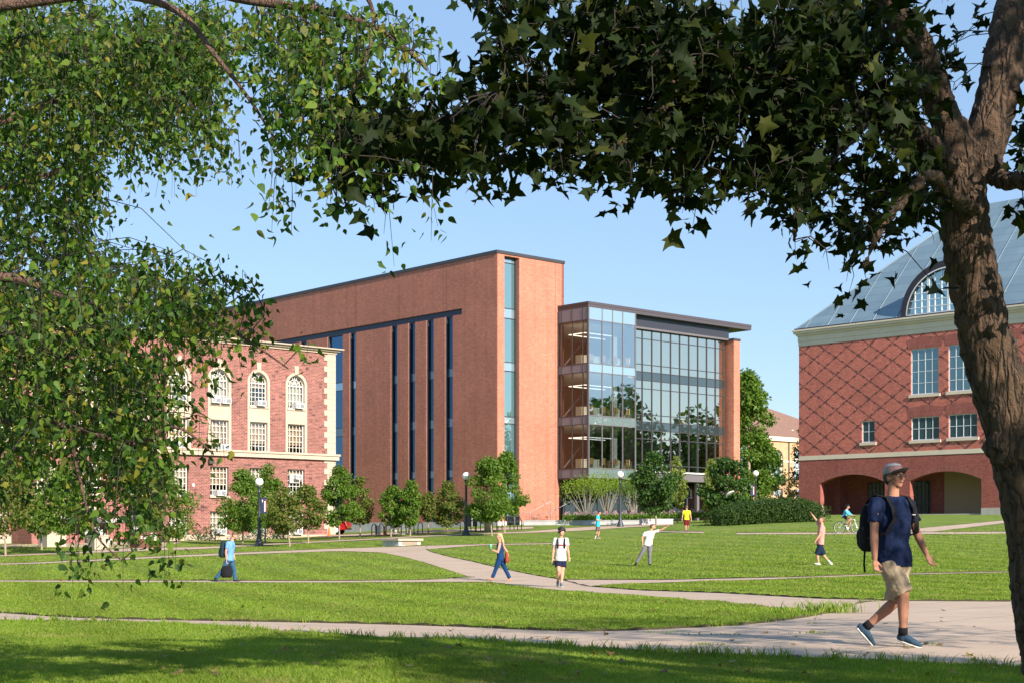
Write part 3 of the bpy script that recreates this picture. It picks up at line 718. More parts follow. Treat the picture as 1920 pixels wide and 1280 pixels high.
# ground floor
gz1 = zc(884); gz0 = zc(899)
MB().box(RX+.02, yE, REC-.25, REC+.5, gz0, gz1).build('ground_fascia', M_GMETAL, bld, PRf)
MB().box(RX, yE, REC-.4, REC-.2, gz1, gz1+.12).build('ledge', M_AC, bld, PRf)
for px in (1204, 1256, 1309, 1355): x = PRf.t(px, .8); MB().box(x-.16, x+.16, .8, 1.1, -.5, gz0).build('column', M_GMETAL, bld, PRf)
m = MB(); n_ = 14
for i in range(n_+1): x = .3+(Cx1-.2)*i/n_; m.box(x-.035, x+.035, 3.1, 3.2, -.3, gz0)
for x in (.2, Cx1*.33): m.box(x, x+2.2, 3.08, 3.2, 1.9, 2.0)
gfo = m.build('ground_floor_front', M_DMETAL, bld, PRf)
MB().quad((.05, 3.15, -.3), (Cx1, 3.15, -.3), (Cx1, 3.15, lv[5]), (.05, 3.15, lv[5])).build('pane', G_GROUND, gfo, PRf)
MB().box(.02, Cx1, -.2+REC, 10.5, lv[6]-.02, lv[6]+.2 if False else lv[6]).build('soffit', M_DMETAL, bld, PRf)
MB().box(PLf.t(1046.6), -.1, .02, 5.5, lv[6]-.12, lv[6]-.03).build('soffit', M_DMETAL, bld, PLf)
m = MB()
for x in (2, 5.5, 9, 13): m.box(x, x+.9, 5, 5.2, 0, 2.4)
m.build('inner_doors', M_WOOD, bld, PRf)
# planter wall, plinth wall and stair rail by the brick corner
w0, w1 = FR_.t(985), 0
def lowwall(name, px0, px1, d0_, d1_, yt0, yt1, label):
    a = Vector(((px0-CX)*d0_/F, d0_)); b = Vector(((px1-CX)*d1_/F, d1_)); u = (b-a); L = u.length; ang = math.atan2(u.y, u.x)
    za = CZ-(yt0-HY)*d0_/F; g0 = min(float(ground(a.x, a.y)), float(ground(b.x, b.y)))-.6
    o = MB().box(0, L, 0, .45, 0, za-g0-.06).box(-.02, L+.02, -.03, .48, za-g0-.058, za-g0).build(name, M_CONC)
    o.matrix_basis = Matrix.Translation((a.x, a.y, g0)) @ Matrix.Rotation(ang, 4, 'Z')
    return tag(o, label, 'low wall')
lowwall('planter_wall', 982, 1203, 121.5, 118.5, 974.5, 974, 'long grey concrete planter wall below the shrubs and flower bed')
lowwall('planter_wall', 1203.5, 1262, 115.5, 116.5, 971.5, 971.5, 'short pale concrete wall end with a slim tree trunk in front of it')
hr = thing('stair_handrail', 'slim grey metal stair rails against the foot of the orange brick wall', 'handrail', P(1015, 984, 123.5))
for i, dx in enumerate((-.9, .8)):
    m = MB(); m.loft([(dx-1.3, 0, .85), (dx, 0, 1.1), (dx+1.7, .5, 2.0)], [.03]*3, n=6)
    for q in ((dx-1.3, 0, .85), (dx, 0, 1.1), (dx+1.7, .5, 2.0)): m.loft([q, (q[0], q[1], -.3)], [.025]*2, n=6)
    m.build('rail', principled('galvanised_rail', (.35, .35, .36), .4, .7), hr)
# ------------------------------------------------------------------ library on the right
VB = -1850.
RB = Frame(VB, 1498, 200, 0); rb0 = CZ-(965-HY)*200/F; RB = Frame(VB, 1498, 200, rb0)
zr = lambda y, px=1498: RB.z(px, y)
lib = thing('brick_library', 'red brick library with dark diamond pattern, blue metal roof and two wide arches', 'building', (RB.O.x, RB.O.y, rb0), RB.ang)
TB = zr(649.3); TC = zr(620); B1, B0 = zr(854.6), zr(862.5)
LEN = 52.
Wd = (RB.t(1596)-RB.t(1553)); 
M_DIA = brick('diaper_brick', (.50, .135, .10), (.43, .11, .082), (.44, .23, .18), .3, .1, .01, var=.2, diaper=(3.35, 2.3, .6, TB-.2, TB, B1))
M_RBRICK = brick('library_brick', (.32, .078, .060), (.25, .06, .05), (.28, .15, .12), .3, .1, .01, var=.2)
M_SOLD = brick('soldier_brick', (.30, .078, .06), (.23, .06, .05), (.3, .16, .13), .1, .45, .012, var=.2)
M_PSTONE = principled('pale_limestone', (.62, .535, .43), .85, var=.08, vscale=.5)
M_BSTONE = principled('base_limestone', (.40, .39, .36), .85, var=.1, vscale=1.)
G_ENT = glass('entrance_glass', refl=(.5, .75, .7), fac=.2, dark=(.01, .05, .045))
G_LIB = glass('library_glass', tint=(.35, .5, .52), refl=(.7, .85, .9), fac=.16, dark=(.03, .085, .105), wob=.04)
wins = [(1707.8, 1759.8, 651, 739, 4, 4), (1778, 1831.8, 643.5, 733, 4, 4), (1708.5, 1761, 779.5, 825, 4, 2), (1778.5, 1832.5, 774, 820.5, 4, 2), (1615.8, 1640, 787, 829.5, 2, 2),
        ]
W = []
for a, b, t_, bo, c_, r_ in wins:
    x0, x1 = RB.t(a), RB.t(b); mid = (a+b)/2; W.append((x0, x1, RB.z(mid, bo-1), RB.z(mid, t_+1), c_, r_))
stepx = W[1][0]-W[0][0]; wA = W[0]; wC = W[2]
for k in range(2, 5):
    W.append((wA[0]+stepx*k, wA[1]+stepx*k, wA[2], wA[3], 4, 4)); W.append((wC[0]+stepx*k, wC[1]+stepx*k, wC[2], wC[3], 4, 2))
MB().panel(rect(0, LEN, B1, TB), [rect(w[0], w[1], w[2], w[3]) for w in W], 0, .35).build('wall', M_DIA, lib, RB)
# ground storey with segmental arches
def segarch(x0, x1, z0, zs, zt, n=18):
    c = (x0+x1)/2; h = zt-zs; r = ((x1-x0)**2/4+h*h)/(2*h); zc_ = zt-r; a = math.asin((x1-x0)/2/r)
    return [(x0, z0), (x1, z0)]+[(c+r*math.sin(a-2*a*i/n), zc_+r*math.cos(a-2*a*i/n)) for i in range(n+1)]
ax = [(RB.t(1538), RB.t(1659)), (RB.t(1706), RB.t(1840))]
wa = ax[1][1]-ax[1][0]; ga = ax[1][0]-ax[0][1]
ax.append((ax[1][1]+ga, ax[1][1]+ga+wa))
zs_, zt_ = RB.z(1840, 897), RB.z(1772, 882.7)
AR = [segarch(a, b, -.5, zs_, zt_) for a, b in ax]
MB().panel([(0, -.5)]+[(q, -.5) for a, b in ax for q in (a, b) if False]+[(LEN, -.5), (LEN, B0), (0, B0)], [segarch(a, b, -.49, zs_, zt_) for a, b in ax], 0, .9).build('wall', M_RBRICK, lib, RB)
m = MB()                          # ring of upright bricks round each arch, 2 cm proud
for a, b in ax:
    inn = segarch(a, b, 0, zs_, zt_)[2:]; out = segarch(a-.55, b+.55, 0, zs_+.12, zt_+.75)[2:]
    r_ = MB().panel(out+inn[::-1], (), -.02, 0).build('brick_arch', M_SOLD, lib, RB)
for w in W:
    if w[4] == 4: m.panel([(w[0]-.35, w[3]+.01), (w[1]+.35, w[3]+.01), (w[1]+.6, w[3]+1.15), ((w[0]+w[1])/2, w[3]+1.5), (w[0]-.6, w[3]+1.15)], (), -.02, 0); m.build('brick_arch', M_SOLD, lib, RB); m = MB()

MB().box(0, LEN, -.06, .3, B0, B1).build('belt_course', M_PSTONE, lib, RB)
prev = -.05
for a, b in ax+[(LEN, LEN)]:
    MB().box(prev, a, -.08, .95, -.6, RB.z(1540, 955.5)).build('plinth', M_BSTONE, lib, RB); prev = b
def overhang(mat, name, prof):
    m = MB()
    for o, z0, z1 in prof: m.box(-o, LEN, -o, .4, z0, z1); m.box(-o, .4, .402, 36, z0, z1)
    m.build(name, mat, lib, RB)
hc = TC-TB
overhang(M_PSTONE, 'cornice', [(.06, TB, TB+hc*.28), (.12, TB+hc*.283, TB+hc*.62), (.3, TB+hc*.623, TB+hc*.75), (.55, TB+hc*.753, TB+hc*.9), (.7, TB+hc*.903, TC)])
# side and back walls, portico inner wall
MB().box(0, .3, .36, 36, -.4, TB).build('wall', M_RBRICK, lib, RB)
MB().box(0, LEN, 35.7, 36, -.4, TB).build('wall', M_RBRICK, lib, RB)
ib0 = RB.t(1583, 6)
MB().box(ib0, LEN, 6, 6.3, -.4, B0).build('inner_wall', M_RBRICK, lib, RB)
MB().box(ib0-.4, ib0+.5, 4.2, 6, -.4, B0-.1).build('inner_wall', M_RBRICK, lib, RB)
MB().box(0.3, LEN, .9, 10, B0-.6, B0-.3).build('portico_ceiling', M_RBRICK, lib, RB)
MB().box(0.3, LEN, .3, 9.5, -.6, -.02).build('portico_floor', M_BSTONE, lib, RB)
MB().box(RB.t(1772, 5.9), RB.t(1850, 5.9), 5.7, 5.95, 0, B0-.7).build('beige_panel', principled('beige_panel', (.36, .27, .16), .8), lib, RB)
for a, b in ((1628, 1657), (1712, 1743)):
    m = MB(); x0, x1 = RB.t(a, 5.9), RB.t(b, 5.9); n_ = 4
    for i in range(n_+1): x = x0+(x1-x0)*i/n_; m.box(x-.05, x+.05, 5.82, 5.95, 0, 4.3)
    for z in (.05, 1.2, 2.4, 3.6, 4.3): m.box(x0, x1, 5.83, 5.94, z-.04, z+.04)
    d = m.build('entrance_glazing', M_DMETAL, lib, RB)
    MB().quad((RB.t(a, 5.9), 5.9, 0), (RB.t(b, 5.9), 5.9, 0), (RB.t(b, 5.9), 5.9, 4.3), (RB.t(a, 5.9), 5.9, 4.3)).build('pane', G_ENT, d, RB)
M_LFR = principled('pale_blue_frame', (.62, .66, .68), .5)
for x0, x1, z0, z1, cn, rn in W:
    m = MB(); y0, y1 = .14, .22
    m.box(x0, x0+.1, y0, y1, z0, z1).box(x1-.1, x1, y0, y1, z0, z1).box(x0+.1, x1-.1, y0, y1, z0, z0+.12).box(x0+.1, x1-.1, y0, y1, z1-.1, z1)
    for i in range(1, cn): x = x0+(x1-x0)*i/cn; m.box(x-.04, x+.04, y0+.01, y1, z0+.12, z1-.1)
    for i in range(1, rn): z = z0+(z1-z0)*i/rn; m.box(x0+.1, x1-.1, y0+.013, y1, z-.035, z+.035)
    f = m.build('window', M_LFR, lib, RB)
    MB().quad((x0, .19, z0), (x1, .19, z0), (x1, .19, z1), (x0, .19, z1)).build('pane', G_LIB, f, RB)
    MB().box(x0-.25, x1+.25, -.16, .2, z0-.36, z0-.002).build('sill', M_PSTONE, f, RB)
# hipped metal roof
def roof_mat():
    m, nt, o = new_mat('blue_metal_roof'); n = N(nt); b = n.new('ShaderNodeBsdfPrincipled'); n.link(b.outputs[0], o.inputs[0])
    tc = n.new('ShaderNodeTexCoord').outputs['Object']; s = n.new('ShaderNodeSeparateXYZ'); n.link(tc, s.inputs[0])
    row = n.math('LESS_THAN', n.math('FRACT', n.math('DIVIDE', s.outputs[2], 1.15)), .045)
    cx = n.new('ShaderNodeCombineXYZ'); n.link(n.math('FLOOR', n.math('DIVIDE', s.outputs[0], 3.4)), cx.inputs[0]); n.link(n.math('FLOOR', n.math('DIVIDE', s.outputs[2], 1.15)), cx.inputs[1])
    wn = n.new('ShaderNodeTexWhiteNoise', noise_dimensions='2D'); n.link(cx.outputs[0], wn.inputs['Vector'])
    c = n.mix(wn.outputs['Value'], (.15, .225, .275), (.20, .285, .335)); c = n.mix(n.mapr(n.noise(tc, .5, 4), .3, .7, 0, .5), c, (.13, .20, .26))
    c = n.mix(n.math('MULTIPLY', row, .6), c, (.07, .11, .14)); n.link(c, b.inputs['Base Color'])
    b.inputs['Roughness'].default_value = .42; b.inputs['Metallic'].default_value = .25
    n.link(n.bump(wn.outputs['Value'], .3, .05), b.inputs['Normal']); return m
M_ROOF = roof_mat(); H = 17.; SL = .98
z0 = TC+.05; e_ = .35; RT = (x_ := 0)
A = (-e_, -e_, z0); B = (LEN, -e_, z0); Cc = (LEN, 35, z0); D = (-e_, 35, z0)
ra, rc = (-e_+H, -e_+H, z0+H*SL), (LEN, -e_+H, z0+H*SL); rd = (-e_+H, 35-H, z0+H*SL); re = (LEN, 35-H, z0+H*SL)
MB().add([A, B, rc, ra], [(0, 1, 2, 3)]).add([A, ra, rd, D], [(0, 1, 2, 3)]).add([D, rd, re, Cc], [(0, 1, 2, 3)]).add([ra, rc, re, rd], [(0, 1, 2, 3)]).build('roof', M_ROOF, lib, RB)
m = MB()
for i in range(0, 16):
    x = 1.2+i*3.4; h = min(x+e_, H)
    m.loft([(x, -e_, z0+.06), (x, -e_+h, z0+h*SL+.06)], [.055, .055], n=5)
for i in range(0, 10):
    y = 1.2+i*3.4; h = min(y+e_, 35-y, H); m.loft([(-e_, y, z0+.06), (-e_+h, y, z0+h*SL+.06)], [.055, .055], n=5)
m.loft([(-e_, -e_, z0+.05), (ra[0], ra[1], ra[2]+.05)], [.09, .09], n=5)
m.build('roof_seams', principled('seam_metal', (.19, .26, .31), .5, .3), lib, RB)
MB().box(-e_-.1, LEN, -e_-.1, -e_+.1, TC+.002, TC+.2).build('gutter', M_DMETAL, lib, RB)
# arched dormer
tc_ = RB.t(1778); Ro = tc_-RB.t(1690.5); Ri = tc_-RB.t(1703); dz = TC+.25; n_ = 28; yb = lambda z: -e_+(z-z0)/SL
Ho = (RB.z(1778, 488)-dz); Hi = (RB.z(1778, 503)-dz)
ring = MB()
for i in range(n_):
    a, b = math.pi*i/n_, math.pi*(i+1)/n_
    pts = [(tc_+R*math.cos(t), h*math.sin(t)+dz) for R, h, t in ((Ri, Hi, a), (Ro, Ho, a), (Ro, Ho, b), (Ri, Hi, b))]
    ring.add([(x, -.28, z) for x, z in pts], [(0, 1, 2, 3)])
    for (x, z), (x2, z2) in ((pts[1], pts[2]), (pts[0], pts[3])):
        o_ = (x, z) == pts[1]
        ring.quad((x, -.28, z), (x2, -.28, z2), (x2, (yb(z2)+.6) if o_ else .4, z2), (x, (yb(z)+.6) if o_ else .4, z))
dm = ring.build('dormer', principled('dark_brown_metal', (.035, .03, .04), .5, .3), lib, RB)
out = [(tc_+Ri*math.cos(math.pi*i/n_), dz+Hi*math.sin(math.pi*i/n_)) for i in range(n_+1)]
MB().panel(out, (), .1, .1).build('pane', glass('dormer_glass', refl=(.7, .9, .95), fac=.4, dark=(.04, .12, .15)), dm, RB)
m = MB(); nn = 12
for i in range(1, nn):
    x = tc_-Ri+2*Ri*i/nn; h = Hi*math.sqrt(max(0, 1-((x-tc_)/Ri)**2)); w_ = .16 if i % 3 == 0 else .05; m.box(x-w_, x+w_, .0, .12, dz, dz+h)
for i in range(1, 6):
    z = Hi*i/6; h = Ri*math.sqrt(max(0, 1-(z/Hi)**2)); m.box(tc_-h, tc_+h, .02, .11, dz+z-.05, dz+z+.05)
m.box(tc_-Ri, tc_+Ri, -.3, .1, dz-.2, dz+.06)
for i in range(n_):
    a, b = math.pi*i/n_, math.pi*(i+1)/n_; m.add([(tc_+k*math.cos(t), -.29, dz+k2*math.sin(t)) for k, k2, t in ((Ri+.02, Hi+.02, a), (Ri+.17, Hi+.17, a), (Ri+.17, Hi+.17, b), (Ri+.02, Hi+.02, b))], [(0, 1, 2, 3)])
m.build('frame', M_LFR, dm, RB)
# bin by the arch
g = P(1539.5, 965, 176); g.z = float(ground(g.x, g.y))
o = MB().lathe((0, 0, 0), [(.0, -.2), (1.0, -.2), (1.02, 2.1), (.98, 2.18), (.9, 2.2), (.0, 2.2)], 20)
b_ = gpt(1540, 966.); sc_ = b_.y/F*20/2.2
o = MB().lathe((0, 0, 0), [(.01, -.2), (.44*sc_, -.2), (.45*sc_, 2.05*sc_), (.44*sc_, 2.12*sc_), (.38*sc_, 2.12*sc_), (.36*sc_, 1.95*sc_), (.01, 1.95*sc_)], 20).build('litter_bin', M_PSTONE); o.location = b_
o.scale = (.9, .9, 1); tag(o, 'round pale stone litter bin beside the left arch of the library', 'bin')
# ------------------------------------------------------------------ tan hall far behind
M_TAN = brick('tan_brick', (.52, .32, .19), (.46, .27, .155), (.5, .33, .2), .3, .1, .01, var=.1)
M_TILE = principled('brown_roof_tiles', (.19, .11, .085), .85, var=.14, vscale=1.2, bump=.3, bscale=3)
TF = Frame(VPR, 1400, 325, 0); tb0 = CZ-(946-HY)*325/F; TF = Frame(VPR, 1400, 325, tb0)
tan = thing('tan_hall', 'tan brick hall with brown hipped roof and arched windows, far behind the hedge', 'building', (TF.O.x, TF.O.y, tb0), TF.ang)
ez = TF.z(1460, 826); cz1 = TF.z(1460, 818)
cw = [(TF.t(a), TF.t(b)) for a, b in ((1449, 1468.5), (1489, 1508.5))]; dd = cw[1][0]-cw[0][0]
cw = [(cw[0][0]-dd, cw[0][1]-dd)]+cw+[(cw[1][0]+dd, cw[1][1]+dd)]
za, zb_ = TF.z(1458, 896), TF.z(1458, 842)
MB().panel(rect(0, 42, -1, ez), [arch(a, b, za, zb_) for a, b in cw]+[rect(a+.3, b-.3, TF.z(1458, 930), TF.z(1458, 915)) for a, b in cw], 0, .5).build('wall', M_TAN, tan, TF)
MB().box(-.4, 42, -.5, .3, ez, cz1).box(-.02, 42, -.12, .0, TF.z(1458, 865), TF.z(1458, 862)).build('cornice', M_PSTONE, tan, TF)
for a, b in cw:
    m = MB(); c = (a+b)/2; zz = zb_-(b-a)/2
    for x in (a+.15, c-.5, c+.5, b-.15): m.box(x-.14, x+.14, .3, .45, za, zz+.9)
    for z in (za+.15, (za+zz)/2, zz): m.box(a, b, .31, .44, z-.15, z+.15)
    f = m.build('window', M_WHITE, tan, TF); MB().panel(arch(a, b, za, zb_), (), .42, .42).build('pane', glass('dark_window_glass', refl=(.8, .9, 1), fac=.2, dark=(.05, .06, .07)) if 'dark_window_glass' not in bpy.data.materials else bpy.data.materials['dark_window_glass'], f, TF)
x_ = TF.t(1478.5); MB().loft([(x_, -.15, 0), (x_, -.15, cz1-1)], [.13, .13], n=6).build('downpipe', M_SASH_DARK, tan, TF)
top = TF.z(1418, 757, 9)
hx = TF.t(1418, 9)
rx = TF.t(1500, 0)
MB().add([(-6, -.5, cz1), (44, -.5, cz1), (hx-8, 9, top), (hx+.3, 9, top), (44, 18, cz1), (-6, 18, cz1)], [(0, 1, 3, 2), (1, 4, 3), (4, 5, 2, 3), (0, 2, 5)]).build('roof', M_TILE, tan, TF)
MB().box(TF.t(1477, 3)-.3, TF.t(1477, 3)+.3, 1.6, 2.2, cz1, cz1+2.0).build('chimney', M_WHITE, tan, TF)
# ------------------------------------------------------------------ foliage
def bark(name, c1, c2, scale=6., strength=.8, st=(1, 1, .25)):
    m, nt, o = new_mat(name); n = N(nt); b = n.new('ShaderNodeBsdfPrincipled'); n.link(b.outputs[0], o.inputs[0]); b.inputs['Roughness'].default_value = .9
    tc = n.new('ShaderNodeTexCoord').outputs['Object']; mp = n.new('ShaderNodeMapping'); n.link(tc, mp.inputs[0]); mp.inputs['Scale'].default_value = st
    v = n.new('ShaderNodeTexVoronoi', feature='DISTANCE_TO_EDGE'); v.inputs['Scale'].default_value = scale*2.2
    wa = n.new('ShaderNodeVectorMath', operation='ADD'); n.link(mp.outputs[0], wa.inputs[0])
    nz = n.new('ShaderNodeTexNoise'); nz.inputs['Scale'].default_value = scale*1.3; nz.inputs['Detail'].default_value = 5; n.link(mp.outputs[0], nz.inputs['Vector'])
    sc = n.new('ShaderNodeVectorMath', operation='SCALE'); n.link(nz.outputs['Color'], sc.inputs[0]); sc.inputs[3].default_value = .22; n.link(sc.outputs[0], wa.inputs[1])
    n.link(wa.outputs[0], v.inputs['Vector'])
    h = n.math('ADD', n.math('MINIMUM', n.math('MULTIPLY', v.outputs['Distance'], 5.), 1.), n.noise(tc, scale*7, 5, .7))
    n.link(n.ramp(h, [(.25, c1), (.9, c2), (1.0, tuple(min(1, q*1.3) for q in c2))]), b.inputs['Base Color'])
    n.link(n.bump(h, strength, .07), b.inputs['Normal']); return m
M_BARK = bark('maple_bark', (.008, .006, .004), (.105, .062, .035), 5.5, 1.)
M_TWIG = principled('twig_bark', (.022, .016, .012), .9)
M_GREYST = principled('grey_stems', (.22, .21, .17), .9)
L_HEDGE = leafmat('hedge_leaves', [(.018, .04, .01), (.03, .06, .012), (.045, .09, .015)], .2, .15)
M_BARK2 = bark('birch_bark', (.05, .03, .022), (.16, .09, .065), 10)
M_BARKY = bark('young_bark', (.14, .10, .075), (.30, .23, .18), 9, .4)
L_MAPLE = leafmat('maple_leaves', [(.006, .011, .003), (.009, .018, .004), (.014, .025, .005), (.007, .014, .003), (.04, .048, .008)], .14, .10, rough=.6)  # near-black: the shade of the crown is put into the leaf colours
L_BIRCH = leafmat('birch_leaves', [(.018, .045, .010), (.032, .078, .013), (.065, .13, .018), (.13, .20, .026), (.024, .06, .016), (.22, .20, .03)], .36, .2, rough=.55)
L_YOUNG = leafmat('young_leaves', [(.055, .115, .015), (.085, .165, .020), (.13, .21, .028), (.07, .13, .018)], .35, .2)
L_BRONZE = leafmat('bronze_leaves', [(.055, .10, .018), (.08, .145, .022), (.12, .15, .03), (.16, .12, .035), (.085, .15, .02)], .35, .2)
L_DARK = leafmat('dark_leaves', [(.025, .06, .012), (.04, .09, .016), (.06, .125, .02)], .25, .25)
L_LIME = leafmat('lime_leaves', [(.14, .23, .03), (.19, .29, .035), (.24, .31, .045)], .45, .2)
L_PALE = leafmat('pale_leaves', [(.13, .19, .04), (.20, .24, .07), (.27, .28, .08)], .45, .2)
L_ORANGE = leafmat('orange_leaves', [(.25, .22, .06), (.34, .20, .07), (.2, .22, .05)], .4, .2)
SHAPES = {
 'maple': [(0, 0), (.14, .02), (.52, -.06), (.40, .16), (.56, .24), (.92, .46), (.50, .50), (.30, .60), (.26, .78), (0, 1.12), (-.24, .80), (-.32, .60), (-.50, .52), (-.90, .44), (-.54, .22), (-.42, .16), (-.50, -.08), (-.12, .02)],
 'birch': [(0, 0), (.30, .12), (.40, .34), (.24, .68), (0, 1.08), (-.24, .68), (-.40, .34), (-.30, .12)],
 'leaf': [(0, 0), (.36, .38), (0, 1), (-.36, .38)]}
def leaves(name, Pos, Tip, Nor, size, shape, mats, parent, curl=.18):
    """one mesh of many leaves: Pos base point, Tip pointing direction, Nor face normal (all n,3)"""
    n = len(Pos); T = Tip/np.linalg.norm(Tip, axis=1, keepdims=True)
    S = np.cross(T, Nor); S /= np.maximum(np.linalg.norm(S, axis=1, keepdims=True), 1e-6); U = np.cross(S, T)
    sh = np.array(SHAPES[shape]); k = len(sh); sz = np.asarray(size).reshape(-1, 1)
    if shape == 'leaf':
        V = np.stack([Pos+sz*(S*x+T*y+U*(abs(x)*.35)) for x, y in sh], 1)
        i = np.arange(n)[:, None]*4; L = (i+np.array([0, 1, 2, 0, 2, 3])).reshape(-1); return link(name, npmesh(name, V.reshape(-1, 3), L, 3, mats), parent)
    cu = np.random.default_rng(3).uniform(-.5, curl*4, (n, 1)); S = S*np.random.default_rng(4).uniform(.55, 1.0, (n, 1))
    V = [Pos+sz*(S*x+T*y+U*(-cu*(y-.3)**2+cu*.9*abs(x))) for x, y in sh]
    if shape == 'maple': cen = Pos+sz*(T*.42); V.append(cen); k1 = k+1
    else: cen = Pos+sz*(T*.45); V.append(cen); k1 = k+1
    V = np.stack(V, 1); i = np.arange(n)[:, None]*k1
    f = np.array([[k, j, (j+1) % k] for j in range(k)]).reshape(-1)
    return link(name, npmesh(name, V.reshape(-1, 3), (i+f).reshape(-1), 3, mats), parent)
def rdir(rng, n):
    v = rng.normal(size=(n, 3)); return v/np.linalg.norm(v, axis=1, keepdims=True)

# ---- middle distance trees: a trunk, limbs and leaf clumps spread through the crown
def tree(kind, label, px, py, pxc, top, bot, wpx, mat, seed, group=None, n=2200, leaf=.13, trunk=.07, shape='egg', tmat=None, d=None, dd=0., clumps=60):
    rng = np.random.default_rng(seed)
    base = gpt(px, py) if d is None else G(px, d)
    d = base.y; k = d/F
    cz0, cz1 = CZ-(bot-HY)*k-base.z, CZ-(top-HY)*k-base.z; cx = (pxc-px)*k; R = wpx*k/2; H = cz1-cz0
    root = thing(kind, label, 'tree' if 'shrub' not in kind and 'bush' not in kind else 'shrub', base, rng.uniform(0, 0.01), group)
    # clump centres
    C = []
    while len(C) < clumps:
        h = rng.uniform(0, 1); 
        if shape == 'egg': pr = (math.sin(math.pi*min(1, (h*.94+.05))**.72))**.8
        elif shape == 'cone': pr = (1-h)**.75*min(1, h*7+.35)
        else: pr = math.sqrt(max(0, 1-(2*h-1)**2))
        a = rng.uniform(0, 2*math.pi); r = R*max(pr, .06)*math.sqrt(rng.uniform(.15, 1))*rng.uniform(.72, 1.08)
        C.append((cx+r*math.cos(a), r*math.sin(a), cz0+h*H))
    C = np.array(C); cs = R*.33*rng.uniform(.6, 1.25, len(C)); cs = np.minimum(cs, H*.2)
    w = cs**2/np.sum(cs**2); idx = rng.choice(len(C), n, p=w)
    off = rdir(rng, n)*(rng.uniform(.25, 1, (n, 1))**.6)*cs[idx][:, None]; off[:, 2] *= .75
    pos = C[idx]+off
    keep = pos[:, 2] > cz0-.15*H; pos = pos[keep]; off = off[keep]; m_ = len(pos)
    out = off/np.maximum(np.linalg.norm(off, axis=1, keepdims=True), 1e-6)
    nor = out*.7+rdir(rng, m_)*.8+np.array([0, 0, .35]); tip = rdir(rng, m_)*.7+np.array([0, 0, -.55])+out*.3
    leaves('crown', pos, tip, nor, leaf*rng.uniform(.65, 1.25, m_), 'leaf', mat, root)
    m = MB(); tr = trunk; hz = cz0+H*.75
    m.loft([(0, 0, -.15), (.01, 0, .1), (cx*.15, .02, cz0*.6), (cx*.5, 0, cz0+H*.2), (cx, 0, hz)], [tr*1.5, tr*1.05, tr*.9, tr*.7, tr*.15], n=8)
    for i in rng.choice(len(C), min(16, len(C)), replace=False):
        c = C[i]; h0 = max(cz0*.75, min(hz*.9, c[2]-.55*math.hypot(c[0]-cx, c[1])-.1)); f = (h0-cz0*.6)/(hz-cz0*.6)
        s_ = Vector((cx*min(1, max(0, .15+f*.85)), 0, h0)); e_ = Vector(c); md = s_.lerp(e_, .5)+Vector((0, 0, -.06*R))
        m.loft([s_, md, e_], [tr*.35, tr*.25, tr*.08], n=5)
    m.build('trunk', tmat or M_BARKY, root); return root
TG = 'young trees along the walk'
TR = [ # trunk px,py ; crown centre px, top, bottom, width ; material ; label
 (10, 1041, 6, 868, 1000, 116, L_BRONZE, 'bronze green young tree at the far left edge with a pale thin trunk', 2300),
 (78, 1030, 68, 858, 990, 118, L_YOUNG, 'green young tree with reddish trunk, second from the left edge', 2600),
 (112, 1038, 124, 880, 996, 104, L_YOUNG, 'young tree in front of the stone terrace, third from the left edge', 2200),
 (311, 1016, 310, 868, 1003, 112, L_YOUNG, 'full green tree left of the unbannered lamp post and right of the brown steel sign', 3000),
 (455, 1020, 456, 886, 992, 84, L_YOUNG, 'broad green young tree just left of the lamp post with the navy banner', 2500),
 (497, 1016, 502, 876, 982, 78, L_YOUNG, 'tall green tree directly behind the lamp post with the navy banner', 2500),
 (543, 1024, 534, 914, 996, 62, L_BRONZE, 'small orange tinged tree with sparse crown right of the bannered lamp', 1100),
 (578, 1018, 577, 910, 986, 68, L_BRONZE, 'bronze green young tree in front of the hall corner window', 1800),
 (636, 1010, 637, 878, 982, 72, L_YOUNG, 'dense dark green tree at the corner where the red car is parked', 2900),
 (675, 1006, 675, 896, 980, 50, L_BRONZE, 'narrow bronze tree touching the dense tree by the red car', 1500),
 (733, 1005, 735, 912, 985, 50, L_YOUNG, 'young tree left of the bicycle parked at the racks', 1700),
 (769, 1004, 770, 902, 983, 52, L_YOUNG, 'pointed green young tree in front of the bicycle racks and right of the parked bicycle', 1900),
 (803, 999, 803, 924, 972, 36, L_BRONZE, 'smallest dark bronze tree before the third wall slot', 900),
 (838, 997, 840, 907, 979, 58, L_BRONZE, 'rusty green young tree before the wall left of the dark lamp post', 1800),
 (922, 1004, 914, 862, 971, 84, L_YOUNG, 'large round green tree immediately right of the dark lamp post', 3600),
 (946, 998, 950, 850, 962, 72, L_YOUNG, 'large green tree in front of the glass strip at the brick corner', 3000)]
for i, (a, b, c, t_, bo, w_, mt, lb, n_) in enumerate(TR):
    tree('young_tree', lb, a, b, c, t_, bo, w_*1.02, mt, 100+i, TG, n=int(n_*2.1), leaf=.175, trunk=.052)
tree('young_tree', 'dark dense tree on a slim grey trunk in front of the short pale wall', 1230, 984, 1228, 853, 955, 90, L_DARK, 201, n=6500, leaf=.22, trunk=.09, tmat=M_GREYST)
tree('young_tree', 'pale airy tree with reddish trunk left of the bannered lamp by the glass pavilion', 1270, 975, 1269, 857, 948, 38, L_PALE, 202, n=2000, leaf=.2, trunk=.06, d=124)
tree('young_tree', 'pale airy tree rising behind the dark round tree beside the pavilion', 1333, 972, 1333, 860, 945, 34, L_PALE, 203, n=1700, leaf=.2, trunk=.06, d=126)
tree('young_tree', 'small yellow green tree with flat layered branches under the pavilion edge', 1332, 968, 1329, 932, 955, 34, L_LIME, 204, n=260, leaf=.18, trunk=.05, d=119, clumps=14)
